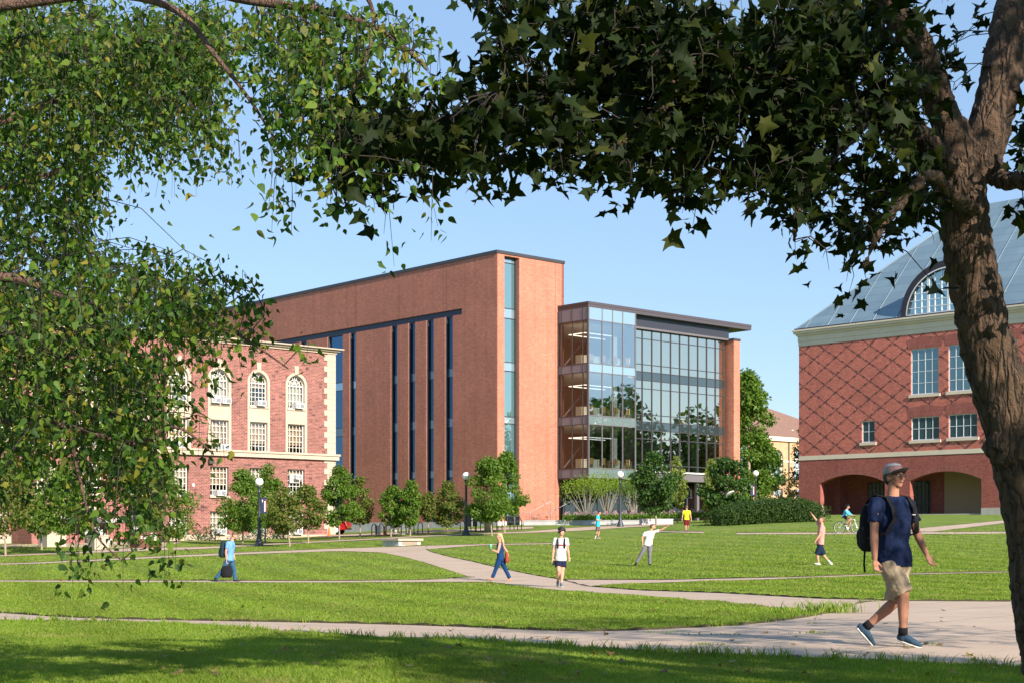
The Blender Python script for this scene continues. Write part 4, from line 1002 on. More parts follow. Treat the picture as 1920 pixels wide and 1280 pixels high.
tree('round_tree', 'dark round tree hiding the right foot of the glass pavilion', 1363, 975, 1362, 864, 962, 92, L_DARK, 205, n=8000, leaf=.24, trunk=.1, d=118, shape='ball')
tree('broad_tree', 'tall broad green tree between the glass pavilion and the library', 1404, 965, 1404, 700, 948, 108, L_YOUNG, 206, n=15000, leaf=.38, trunk=.3, d=165, clumps=110, shape='egg')
tree('broad_tree', 'drooping dark green tree bough over the tan hall windows', 1418, 962, 1424, 815, 925, 90, L_DARK, 207, n=6000, leaf=.34, trunk=.2, d=172, clumps=50)
tree('broad_tree', 'dark tree peeping out at the left edge of the library', 1515, 962, 1513, 788, 930, 62, L_DARK, 208, n=3500, leaf=.35, trunk=.25, d=225, clumps=60)
tree('broad_tree', 'dark tree seen through the left arch of the library', 1566, 962, 1566, 880, 955, 52, L_DARK, 209, n=2500, leaf=.35, trunk=.25, d=236, clumps=40)
tree('orange_bush', 'thin orange green bush against the foot of the tan hall', 1466, 945, 1468, 900, 938, 62, L_ORANGE, 210, n=1300, leaf=.28, trunk=.08, d=205, clumps=26, shape='ball')
# trees beyond the right of the picture that the pavilion glass mirrors
for i, (x, y, h, r) in enumerate(((118, 62, 19, 10), (128, 84, 23.5, 11), (122, 103, 19, 10), (135, 122, 22, 11), (131, 144, 18.5, 10), (140, 42, 27, 12), (124, 20, 21, 10))):
    rng = np.random.default_rng(400+i); C = rdir(rng, 60)*rng.uniform(.3, 1, (60, 1))*np.array([r, r, h*.38])+np.array([0, 0, h*.6])
    z0_ = float(ground(x, y)); root = thing('broad_tree', 'broad green tree beyond the right side of the lawn, mirrored in the pavilion glass', 'tree', (x, y, z0_), 0, 'trees mirrored in the pavilion')
    idx = rng.integers(0, 60, 9000); off = rdir(rng, 9000)*r*.3; leaves('crown', C[idx]+off, rdir(rng, 9000), off+rdir(rng, 9000), rng.uniform(.7, 1.3, 9000), 'leaf', L_DARK, root)
    MB().loft([(0, 0, -.3), (.2, 0, h*.4), (0, .2, h*.8)], [.5, .35, .1], n=8).build('trunk', M_BARK, root)
# shrubs with many bare stems
def stem_shrub(label, px, d, top, bot, x0, x1, seed, mat):
    rng = np.random.default_rng(seed); base = G(px, d); k = d/F; root = thing('multi_stem_shrub', label, 'shrub', base, 0, 'multi stem shrubs in the planter')
    zt, zb = CZ-(top-HY)*k-base.z, CZ-(bot-HY)*k-base.z; L, R_ = (x0-px)*k, (x1-px)*k
    m = MB(); tips = []
    for i in range(22):
        fx = rng.uniform(0, 1); x = L+(R_-L)*fx; y = rng.uniform(-1.1, 1.1); z = zb+(zt-zb)*rng.uniform(.15, .75)*(1-.5*abs(fx-.5))
        m.loft([(rng.uniform(-.25, .25), rng.uniform(-.2, .2), -.2), (x*.35, y*.4, z*.42), (x*.8, y*.8, z*.8), (x, y, z)], [.035, .03, .022, .01], n=5); tips.append((x, y, z))
    m.build('stems', M_GREYST, root); T = np.array(tips); T = np.concatenate([T, T+rng.normal(size=T.shape)*.3]); n = 2100; idx = rng.integers(0, len(T), n)
    pos = T[idx]+rng.normal(size=(n, 3))*np.array([.34, .34, .30]); leaves('foliage', pos, rdir(rng, n), rdir(rng, n)+np.array([0, 0, .5]), rng.uniform(.07, .15, n), 'leaf', mat, root)
stem_shrub('lime green shrub on bare fanned stems, leftmost in the planter by the brick corner', 1100, 122.5, 884, 928, 1058, 1124, 51, L_LIME)
stem_shrub('lime green shrub on bare fanned stems, middle one behind the man in light blue', 1137, 122.8, 880, 924, 1112, 1164, 52, L_LIME)
stem_shrub('green shrub on bare fanned stems just left of the dark dense tree', 1186, 123, 884, 930, 1158, 1216, 53, L_YOUNG)
# low bushes and hedges
def bushmesh(name, label, pts, h, r, n, mat, seed, leaf=.1, cat='hedge', group=None, hz=None):
    rng = np.random.default_rng(seed); P0 = np.array([list(p) for p in pts]); o = P0[0].copy(); root = thing(name, label, cat, tuple(o), 0, group)
    seg = rng.uniform(0, len(P0)-1, n); i = np.minimum(seg.astype(int), len(P0)-2) if len(P0) > 1 else np.zeros(n, int)
    f = (seg-i)[:, None]; c = P0[i]*(1-f)+P0[np.minimum(i+1, len(P0)-1)]*f if len(P0) > 1 else np.repeat(P0, n, 0)
    hh = h if hz is None else np.interp(seg, range(len(hz)), hz)
    a = rng.uniform(0, 2*math.pi, n); rr = r*np.sqrt(rng.uniform(.35, 1, n)); lump = 1+.16*np.sin(seg*9)+.12*np.sin(seg*23+1)
    v = rng.uniform(0, 1, n); z = v**.8*hh*(.9+.1*lump); w_ = np.sqrt(np.maximum(0, 1-np.maximum(0, v-.55)**2*3.2))
    pos = c-o+np.stack([np.cos(a)*rr*w_*lump, np.sin(a)*rr*w_*lump, z], 1)+rng.normal(size=(n, 3))*.05
    nor = np.stack([np.cos(a), np.sin(a), v], 1)+rdir(rng, n)*.8
    leaves('foliage', pos, rdir(rng, n)+np.array([0, 0, .3]), nor, leaf*rng.uniform(.6, 1.3, n), 'leaf', mat, root)
    m = MB()
    for q in P0:
        q = q-o; m.loft([(q[0], q[1], -.1), (q[0], q[1], (h if hz is None else min(hz))*.6)], [.05, .03], n=5)
    m.build('stems', M_BARKY, root); return root
hp = [G(px, d_) for px, d_ in ((1356, 107), (1385, 108), (1420, 109), (1455, 110), (1490, 111), (1520, 112))]
bushmesh('hedge', 'long low dark green clipped hedge between the pavilion and the library', hp, 1.6, 1.5, 30000, L_HEDGE, 61, .13, hz=[1.0, 1.45, 1.65, 1.75, 1.75, 1.15])
hp = [G(px, 101) for px in (-30, 10, 45, 66)]
bushmesh('hedge', 'dark green hedge at the foot of the terrace on the far left', hp, 1.1, .8, 3200, L_HEDGE, 62, .1)
for i, px in enumerate((352, 372, 386, 427, 461, 478, 497, 513, 522)):
    q = FH.pt(FH.t(px), -1.3); bushmesh('low_shrub', 'little dark leafy shrub in the row along the foot of the left hall', [(q.x, q.y, float(ground(q.x, q.y)))], .75+.25*(i % 3), .33, 150, L_DARK, 70+i, .13, 'shrub', 'little shrubs along the hall')
# flower bed
rng = np.random.default_rng(9); n = 9000
px_ = rng.uniform(1055, 1352, n); dd_ = rng.uniform(119.6, 122.5, n); X = (px_-CX)*dd_/F; gz = ground(X, dd_)+.35
hgt = rng.uniform(.0, .62, n)*(1+.25*np.sin(px_*.35)); pos = np.stack([X, dd_, gz+hgt], 1); sel = hgt > .42
o = leaves('flower_bed', pos[~sel], rdir(rng, (~sel).sum())*.5+np.array([0, 0, 1.]), rdir(rng, (~sel).sum()), rng.uniform(.1, .2, (~sel).sum()), 'leaf', L_YOUNG, None); tag(o, 'green bed of flowering plants above the planter wall', kind='stuff')
M_PINK = leafmat('pink_flowers', [(.42, .26, .34), (.33, .18, .28), (.55, .42, .42)], .3, .1)
o = leaves('flowers', pos[sel], rdir(rng, sel.sum()), rdir(rng, sel.sum())+np.array([0, -.5, .8]), rng.uniform(.06, .12, sel.sum()), 'leaf', M_PINK, None); tag(o, 'dusty pink flowers over the planting bed', kind='stuff')
# ------------------------------------------------------------------ the two near trees: limbs, twigs, then leaves on the twigs
def region(rows, seed, dens, depth, jit, up=0):
    """rows: {row: [(x0, x1, density)]} crown fullness; returns twig tip points at their real distances"""
    rng = np.random.default_rng(seed); out = []
    for r, segs in rows.items():
        for x0, x1, q in segs:
            n = (x1-x0)*40/1600*q*dens; n = int(n)+(rng.random() < n-int(n))
            for _ in range(n):
                px, py = rng.uniform(x0, x1), r*40+rng.uniform(0, 40)-(up if r > 2 else 0); d = depth(px, py)+rng.uniform(-jit, jit); out.append(P(px, py, d))
    return np.array([tuple(p) for p in out])
B = lambda *a: list(a)
BIRCH = {0: [(-150, 560, 9), (560, 800, 6)], 1: [(-150, 600, 9), (600, 800, 6)], 2: [(-150, 440, 9), (470, 560, 8), (560, 640, 7), (640, 815, 4.5)],
 3: [(-150, 440, 9), (480, 560, 8), (560, 680, 7), (680, 825, 3.5)], 4: [(-150, 400, 9), (400, 440, 5), (485, 640, 7), (640, 720, 6), (720, 790, 2.5)], 5: [(-150, 400, 9), (488, 640, 7), (640, 690, 4)],
 6: [(-150, 405, 9), (480, 640, 6.5)], 7: [(-150, 190, 9), (190, 430, 6), (430, 458, 5), (500, 560, 4), (560, 640, 5)], 8: [(-150, 185, 8), (195, 215, 3), (240, 262, 5), (296, 345, 2), (420, 450, 3), (502, 560, 5), (610, 640, 5)],
 9: [(-150, 190, 8), (505, 545, 6), (608, 640, 5), (690, 720, 2.5), (782, 812, 3.5)], 10: [(-150, 175, 7), (522, 552, 4), (617, 630, 3), (705, 735, 3.5)], 11: [(-150, 165, 6), (710, 726, 1.6)], 12: [(-150, 215, 6)],
 13: [(-150, 230, 8), (230, 300, 4), (310, 375, 5)], 14: [(-150, 415, 8), (415, 490, 4.5)], 15: [(-150, 390, 9), (390, 500, 6.5)], 16: [(-150, 240, 8), (240, 485, 4.5), (538, 565, 2.2)],
 17: [(-150, 235, 8), (235, 330, 3), (345, 420, 2), (548, 585, 2.2)], 18: [(-150, 290, 7), (300, 335, 2)], 19: [(-150, 300, 8)], 20: [(-150, 310, 7), (330, 395, 3.5)], 21: [(-150, 290, 7), (395, 415, 2)],
 22: [(-150, 110, 2.5), (125, 200, 4), (200, 330, 6)], 23: [(-150, 50, 1.5), (60, 100, 1.5), (165, 330, 5)], 24: [(205, 325, 4)], 25: [(125, 188, 3), (205, 240, 1), (300, 345, 2)], 26: [(132, 186, 2.6), (214, 240, 3)]}
MAPLE = {-1: [(905, 1780, 5)], 0: [(912, 1380, 9), (1440, 1700, 9), (1700, 1740, 4)], 1: [(925, 1370, 9), (1450, 1690, 8)], 2: [(935, 1400, 8.5), (1450, 1650, 8), (1752, 1800, 4)],
 3: [(930, 1640, 8.5), (1705, 1795, 4)], 4: [(865, 1700, 8), (1700, 1800, 4)], 5: [(830, 900, 5), (690, 780, 3), (900, 1720, 8)], 6: [(610, 960, 7.5), (960, 1740, 9), (1890, 2100, 5)], 7: [(600, 955, 7), (960, 1740, 9), (1890, 2100, 5)],
 8: [(640, 940, 4.2), (1015, 1750, 8), (1890, 2100, 5)], 9: [(690, 720, 2), (1040, 1090, 4), (1100, 1250, 3), (1255, 1325, 4), (1350, 1750, 7), (1900, 2100, 5)], 10: [(1052, 1085, 1.5), (1262, 1318, 3.5), (1470, 1750, 6), (1890, 2100, 4)],
 11: [(1480, 1700, 4.5), (1895, 2100, 3)], 12: [(1482, 1560, 2), (1585, 1640, 2.5), (1700, 1750, 1.5), (1900, 2100, 3)], 13: [(1585, 1635, 2), (1750, 1785, 2)], 14: [(1755, 1785, 1.5)]}
def near_tree(root, tips, nodes, twig_r, mat, seed, nleaf, size, shape, lmat, droop, spread, sizef=None):
    """join every tip to the nearest limb node by a bent twig; put leaves along its outer part"""
    rng = np.random.default_rng(seed); nodes = np.array([tuple(q) for q in nodes]); m = MB(); pos, tip, nor, sz = [], [], [], []
    order = np.argsort(np.min(np.linalg.norm(tips[:, None]-nodes[None], axis=2), axis=1)); pool = list(nodes)
    for oi, i in enumerate(order):
        t = tips[i]; arr = np.array(pool); j = np.argmin(np.linalg.norm(arr-t, axis=1)+.25*np.maximum(0, t[2]-arr[:, 2])); s = arr[j]; L = np.linalg.norm(t-s)
        mid = (s+t)/2+np.array([0, 0, L*.12])+rng.normal(size=3)*.05*L; end = t+np.array([0, 0, -droop*rng.uniform(.4, 1.3)])+rng.normal(size=3)*.02
        m.loft([s, mid, t, end], [twig_r*1.2, twig_r, twig_r*.7, twig_r*.3], n=3, cap=None)
        if oi % 3 == 0: pool.append(t)
        k = rng.integers(nleaf[0], nleaf[1]+1)
        for a in range(k):
            f = rng.uniform(0, 1); q = mid*(1-f)+t*f if (f < .5 and L < 1.) else t*(1-f)+end*f
            q = q+rng.normal(size=3)*spread; pos.append(q)
            dn = np.array([rng.normal()*.75, rng.normal()*.75, -.8]) if shape == 'birch' else np.array([rng.normal()*.9, rng.normal()*.9, -.45])
            tip.append(dn); v = rng.normal(size=3); v[2] += .6 if shape == 'maple' else 0; nor.append(v); sz.append(size*rng.uniform(.6, 1.2))
    pos, tip, nor, sz = map(np.array, (pos, tip, nor, sz))
    leaves('crown', pos, tip, nor, sz, shape, lmat, root)
    m.build('twigs', mat, root, fixn=False)
def limb(m, pts, rads, n=12):
    """smooth limb through points given as photo pixel + distance"""
    p = [P(*q) for q in pts]; k = len(p); fine = []; fr = []
    for i in range(k-1):
        a, b, c, d = p[max(0, i-1)], p[i], p[i+1], p[min(k-1, i+2)]
        for s in range(8):
            t = s/8; fine.append(.5*((2*b)+(c-a)*t+(2*a-5*b+4*c-d)*t*t+(3*b-a-3*c+d)*t**3)); fr.append(rads[i]*(1-t)+rads[i+1]*t)
    fine.append(p[-1]); fr.append(rads[-1])
    m.loft(fine, fr, n=n); return fine
# maple: trunk stands at the right edge
D0 = 9.6
tb_ = P(1945, 1262, D0); mroot = thing('maple_tree', 'large dark maple with furrowed leaning trunk at the right edge, its boughs across the sky', 'tree', (tb_.x, tb_.y, float(ground(tb_.x, tb_.y))))
mroot_inv = wm(mroot).inverted()
m = MB(); nodes = []
tk = limb(m, [(2010, 1330, D0), (1985, 1240, D0), (1958, 1130, D0), (1942, 1000, D0), (1912, 840, D0), (1852, 650, D0), (1817, 480, D0), (1800, 330, D0), (1785, 250, D0)], [.28, .225, .195, .18, .19, .165, .152, .152, .12], 26)
nodes += limb(m, [(1800, 300, D0), (1762, 200, D0-.1), (1725, 90, D0-.3), (1650, -10, D0-.5), (1560, -150, D0-.8), (1450, -330, D0-1.2)], [.115, .095, .085, .08, .06, .03], 14)
nodes += limb(m, [(1835, 310, D0), (1868, 190, D0+.1), (1895, 60, D0+.2), (1925, -80, D0+.3), (1960, -300, D0+.4)], [.135, .135, .135, .12, .08], 18)
nodes += limb(m, [(1806, 345, D0), (1735, 270, D0-.2), (1640, 210, D0-.5), (1580, 215, D0-.8), (1480, 170, D0-1.1), (1400, 140, D0-1.2), (1330, 150, D0-1.4)], [.09, .085, .07, .06, .05, .035, .02], 12)
nodes += limb(m, [(1700, 240, D0-.4), (1640, 150, D0-.3), (1600, 60, D0-.2), (1540, 10, D0)], [.06, .06, .05, .03], 10)
nodes += limb(m, [(1480, 170, D0-1.1), (1300, 110, D0-1.6), (1180, 120, D0-1.6), (1050, 160, D0-1.4), (940, 175, D0-1.2), (830, 235, D0-1), (720, 255, D0-.8)], [.045, .035, .032, .028, .024, .016, .008], 8)
nodes += limb(m, [(1300, 112, D0-1.6), (1240, 200, D0-1.8), (1250, 225, D0-1.8), (1200, 250, D0-1.8), (1120, 290, D0-1.7)], [.035, .03, .026, .018, .01], 8)
nodes += limb(m, [(1640, 212, D0-.5), (1560, 300, D0-.9), (1500, 380, D0-1.2), (1490, 450, D0-1.3)], [.035, .025, .018, .008], 8)
nodes += limb(m, [(1840, 400, D0), (1790, 370, D0-.5), (1740, 330, D0-.9), (1660, 420, D0-1.1), (1620, 500, D0-1.2)], [.05, .035, .03, .018, .008], 8)
nodes += limb(m, [(1860, 330, D0), (1920, 340, D0-.3), (1990, 300, D0-.5), (2080, 260, D0-.6)], [.06, .05, .04, .03], 8)
# root flare knobs
m.ell(P(1905, 838, D0-.05), (.2, .16, .17), n=16, m=10)
m.v = [tuple(mroot_inv @ Vector(q)) for q in m.v]
# furrowed surface: push the bark in and out along long ridges
tr = m.build('trunk', M_BARK, mroot)
sd = tr.modifiers.new('fine', 'SUBSURF'); sd.levels = 1; sd.render_levels = 1; sd.subdivision_type = 'SIMPLE'
tx = bpy.data.textures.new('bark_ridges', 'CLOUDS'); tx.noise_scale = .055; tx.noise_depth = 3
dp = tr.modifiers.new('ridges', 'DISPLACE'); dp.texture = tx; dp.strength = .06; dp.mid_level = .5; dp.texture_coords = 'LOCAL'
mdep = lambda px, py: D0-.4-1.4*max(0, min(1, (1700-px)/900)) if px < 1760 else D0+.2
rand_ = random.Random(2); tips = region(MAPLE, 21, 1.12, mdep, 1.0, 42)
tips = np.array([t_ for t_ in tips if noise.noise(Vector(t_)*1.55) > -.07 or t_[2] < 2.9+.1*rand_.random()])
# unseen leaf clumps added sunward to shade the trunk; also the crown's right side
rg = np.random.default_rng(5); sd_ = np.array([math.sin(AZ)*math.cos(EL), -math.cos(AZ)*math.cos(EL), math.sin(EL)])
ex = np.concatenate([rdir(rg, n_)*rg.uniform(.2, 1, (n_, 1))**.5*np.array(r_)+np.array(c_) for n_, r_, c_ in ((2700, (2.7, 2.6, 1.6), np.array((3.35, 9.6, 1.7))+sd_*10), (650, (2.6, 3.4, 1.5), (8.8, 9.4, 6.2)), (520, (1.7, 1.7, .8), np.array((2.95, 9.5, 4.3))+sd_*4.8))])
okk = (ex[:, 2] > CZ+.5+.40*np.maximum(ex[:, 1], 0)) | (ex[:, 0] > .36*ex[:, 1]+1.5)
for py_ in range(330, 700, 40):       # gap cut in the added clumps so the sun reaches the trunk
    T_ = np.array(tuple(P(1872+(py_-330)*.1, py_, D0))); w_ = ex-T_; dist = np.linalg.norm(w_-np.outer(w_@sd_, sd_), axis=1); okk &= dist > .38
ex = ex[okk]; tips = np.concatenate([tips, ex])
for q in ((2.6, 8, 5.2), (3.6, 6.5, 6.2), (5, 4.5, 7), (6.5, 3, 7.6), (3, 4, 7), (1.5, 6, 6.5), (7, 6, 7)): nodes.append(Vector(q))
mlimb = [limb(m, [(1925, -80, D0+.3), (1960, -300, D0-1), (2300, -800, 7)], [.12, .1, .06], 10)]; nodes += mlimb[0]
loc = lambda A, inv: np.array([tuple(inv @ Vector(q)) for q in A])
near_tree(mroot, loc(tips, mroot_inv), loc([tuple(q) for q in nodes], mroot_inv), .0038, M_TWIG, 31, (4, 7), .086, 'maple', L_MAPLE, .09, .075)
# birch: stem outside the left edge, hanging sprays in front
DB = 8.
bb = Vector((-4.6, 8.6, 0)); broot = thing('birch_tree', 'drooping birch with small bright leaves hanging in from the upper left', 'tree', (bb.x, bb.y, float(ground(bb.x, bb.y))))
binv = wm(broot).inverted(); m = MB(); nodes = []
limb(m, [(-620, 1330, 8.6), (-600, 900, 8.6), (-560, 400, 8.6), (-540, -50, 8.6), (-520, -500, 8.8)], [.19, .16, .14, .12, .08], 14)
nodes += limb(m, [(-555, 350, 8.6), (-250, 300, 9.2), (40, 214, 9.8), (150, 165, 10), (235, 138, 10.1), (360, 105, 10.3), (480, 85, 10.5)], [.06, .045, .032, .028, .024, .018, .008], 8)
nodes += limb(m, [(-550, 150, 8.6), (-250, 30, 8.4), (0, 12, 8.2), (200, -10, 8), (330, 20, 7.9), (400, 100, 7.8), (470, 190, 7.7), (520, 270, 7.7)], [.06, .045, .03, .024, .018, .013, .009, .005], 8)
nodes += limb(m, [(-540, -100, 8.6), (-100, -160, 8.2), (250, -90, 7.8), (420, -10, 7.6), (600, 20, 7.4), (720, 60, 7.3), (800, 130, 7.2)], [.06, .05, .036, .026, .018, .012, .006], 8)
nodes += limb(m, [(250, -90, 7.8), (500, -60, 7.4), (660, -30, 7.3), (700, 60, 7.3), (640, 230, 7.3), (630, 400, 7.3)], [.02, .02, .014, .01, .007, .004], 6)
nodes += limb(m, [(-560, 600, 8.6), (-250, 560, 8.4), (0, 520, 8.3), (130, 560, 8.2), (300, 590, 8.1), (430, 620, 8), (540, 690, 8)], [.05, .04, .028, .018, .013, .008, .004], 8)
nodes += limb(m, [(-580, 820, 8.6), (-250, 800, 8.2), (0, 790, 7.9), (130, 800, 7.7), (250, 830, 7.6), (330, 800, 7.5), (400, 850, 7.5)], [.05, .035, .02, .016, .012, .008, .004], 8)
nodes += limb(m, [(-560, 450, 8.6), (-200, 400, 9.8), (50, 340, 10.5), (110, 320, 10.6)], [.05, .035, .022, .015], 8)
nodes += limb(m, [(130, 800, 7.7), (150, 900, 7.6), (180, 1000, 7.5), (228, 1050, 7.5)], [.01, .008, .006, .003], 6)
m.v = [tuple(binv @ Vector(q)) for q in m.v]; m.build('trunk', M_BARK2, broot)
def bdep(px, py):
    return DB if py > 500 else 7.4 if px > 480 else 9.2
t1 = region(BIRCH, 41, .46, bdep, .9, 55)
far_rows = {k: [(a, min(b, 430), q) for a, b, q in v if a < 400] for k, v in BIRCH.items()}
t2 = region(far_rows, 43, .62, lambda px, py: 12.5 if py < 520 else 11.2, 1.6, 45)
near_tree(broot, loc(t1, binv), loc([tuple(q) for q in nodes], binv), .0032, M_TWIG, 33, (13, 19), .048, 'birch', L_BIRCH, .24, .05)
near_tree(broot, loc(t2, binv), loc([tuple(q) for q in nodes], binv), .0035, M_TWIG, 34, (12, 18), .060, 'birch', L_BIRCH, .32, .075)
# ------------------------------------------------------------------ grass blades on the near lawns
def inside(poly, x, y):
    r = np.zeros(len(x), bool); n = len(poly)
    for i in range(n):
        (x0, y0), (x1, y1) = poly[i], poly[(i+1) % n]
        if y0 == y1: continue
        c = ((y0 > y) != (y1 > y)) & (x < (x1-x0)*(y-y0)/(y1-y0)+x0); r ^= c
    return r
def grass_blade_mat():
    m, nt, o = new_mat('grass_blades'); n = N(nt); ge = n.new('ShaderNodeNewGeometry')
    c = n.ramp(ge.outputs['Random Per Island'], [(i/5, q) for i, q in enumerate([(.095, .18, .016), (.14, .235, .022), (.20, .295, .03), (.112, .205, .018), (.31, .32, .07), (.16, .26, .026)])])
    tc = n.new('ShaderNodeTexCoord').outputs['Object']
    c = n.mix(n.mapr(n.noise(tc, .45, 5, .65), .42, .68, 0, .5), c, (.21, .25, .06)); c = n.mix(n.mapr(n.noise(tc, 1.6, 5, .7), .56, .72, 0, .6), c, (.055, .12, .022))
    c = n.mix(n.mapr(n.noise(tc, .9, 6, .7), .56, .70, 0, .75), c, (.30, .26, .10))
    s = n.new('ShaderNodeSeparateXYZ'); n.link(tc, s.inputs[0])
    st = n.math('SINE', n.math('ADD', n.math('MULTIPLY', n.math('ADD', s.outputs[0], n.math('MULTIPLY', s.outputs[1], .35)), 2.6), n.math('MULTIPLY', n.noise(tc, .3, 2), 2.)))
    mm = n.new('ShaderNodeVectorMath', operation='SCALE'); n.link(c, mm.inputs[0]); n.link(n.mapr(st, -1, 1, .88, 1.1), mm.inputs[3]); c = mm.outputs[0]
    b = n.new('ShaderNodeBsdfPrincipled'); n.link(c, b.inputs['Base Color']); b.inputs['Roughness'].default_value = .6; b.inputs['Specular IOR Level'].default_value = .2
    t = n.new('ShaderNodeBsdfTranslucent'); n.link(n.mix(1., c, (1.35, 1.5, .6), 'MULTIPLY'), t.inputs['Color']); mx = n.new('ShaderNodeMixShader'); mx.inputs[0].default_value = .42
    n.link(b.outputs[0], mx.inputs[1]); n.link(t.outputs[0], mx.inputs[2]); n.link(mx.outputs[0], o.inputs[0]); return m
L_GRASS = grass_blade_mat()
def blades():
    rng = np.random.default_rng(77); Ps, Hs, Ws = [], [], []
    for d0, d1, dens, h, w in ((10.2, 13, 5200, .055, .0042), (13, 17, 3300, .058, .0055), (17, 23, 1800, .062, .0075), (23, 32, 900, .066, .011), (32, 45, 400, .065, .016), (45, 60, 170, .06, .022), (60, 75, 75, .055, .03), (75, 95, 30, .05, .04)):
        n = int(dens*(d1-d0)*(d0+d1)/2*(2000/F)); y = np.sqrt(rng.uniform(d0**2, d1**2, n)); px = rng.uniform(-60, 1980, n); x = (px-CX)*y/F
        z = ground(x, y); py = HY+F*(CZ-z)/y; ok = np.ones(n, bool)
        for p in PATHS[:6]:
            bb = (px > p[:, 0].min()) & (px < p[:, 0].max()) & (py > p[:, 1].min()) & (py < p[:, 1].max())
            ib = np.where(bb)[0]
            if len(ib): ok[ib] &= ~inside(p, px[ib], py[ib])
        x, y, z = x[ok], y[ok], z[ok]; n = len(x)
        pn = .75+.35*np.sin(x*1.7+2*np.sin(y*.9))*np.sin(y*1.3+x*.6)
        Ps.append(np.stack([x, y, z-.005], 1)); Hs.append(h*rng.uniform(.55, 1.25, n)*pn); Ws.append(w*rng.uniform(.7, 1.3, n))
    # tall tufts along the edges of the front path
    for side in (0, 1):
        pl = PATHS[0]; half = len(pl)//2; e = pl[:half] if side == 0 else pl[half:]
        for _ in range(240 if side else 170):
            i = rng.integers(0, len(e)-1); q = e[i]
            if not -50 < q[0] < 1970: continue
            g = gpt(q[0]+rng.uniform(-8, 8), q[1]+(2 if side else -1.0)*rng.uniform(0, 1.5)); k = rng.integers(4, 12); c = np.array([g.x, g.y, g.z])+rng.normal(size=(k, 3))*np.array([.03, .03, 0])
            Ps.append(c); Hs.append(rng.uniform(.06, .13, k)); Ws.append(rng.uniform(.004, .008, k)*g.y/14)
    g = gpt(1545, 1149); k = 260; c = np.array([g.x, g.y, g.z])+rng.normal(size=(k, 3))*np.array([.28, .12, 0]); Ps.append(c); Hs.append(rng.uniform(.1, .26, k)); Ws.append(rng.uniform(.006, .012, k))
    for px, py in ((1245, 1187), (1355, 1191), (1523, 1188), (1260, 1219), (1330, 1210), (1230, 1222), (1720, 1209)):
        g = gpt(px, py); k = 34; c = np.array([g.x, g.y, g.z+.012])+rng.normal(size=(k, 3))*np.array([.14, .02, 0]); Ps.append(c); Hs.append(rng.uniform(.012, .035, k)); Ws.append(rng.uniform(.004, .009, k))
    p = np.concatenate(Ps); h = np.concatenate(Hs); w = np.concatenate(Ws); n = len(p); a = rng.uniform(0, 2*math.pi, n)
    s = np.stack([np.cos(a), np.sin(a), np.zeros(n)], 1)*w[:, None]; b = rng.uniform(0, 2*math.pi, n); lean = np.stack([np.cos(b), np.sin(b), np.zeros(n)], 1)*(h*rng.uniform(.15, .9, n))[:, None]
    up = np.array([0, 0, 1.])*h[:, None]
    V = np.stack([p-s, p+s, p+s*.7+up*.55+lean*.3, p-s*.7+up*.55+lean*.3, p+up*.92+lean], 1).reshape(-1, 3)
    i = np.arange(n)[:, None]*5; L = (i+np.array([0, 1, 2, 0, 2, 3, 3, 2, 4])).reshape(-1)
    o = link('grass', npmesh('grass', V, L, 3, L_GRASS)); tag(o, 'short green mown grass on the lawns', kind='stuff'); print('blades', n)
blades()

# a few fallen leaves on the front path and lawn
rng = np.random.default_rng(88); pts_ = []
for _ in range(170):
    px, py = rng.uniform(300, 1880), rng.uniform(1130, 1275); g = gpt(px, py); pts_.append((g.x, g.y, g.z+(.02 if any(inside(p, np.array([px]), np.array([py]))[0] for p in PATHS[:2]) else .05)))
pts_ = np.array(pts_); d_ = rdir(rng, len(pts_)); d_[:, 2] *= .15
o = leaves('fallen_leaves', pts_, d_, rdir(rng, len(pts_))*.3+np.array([0, 0, 1.]), rng.uniform(.035, .08, len(pts_)), 'maple', leafmat('fallen_leaf', [(.20, .12, .04), (.12, .07, .03), (.28, .20, .06), (.08, .09, .02)], .2, .1), None); tag(o, 'small dry fallen leaves scattered on the front path and lawn', kind='stuff')
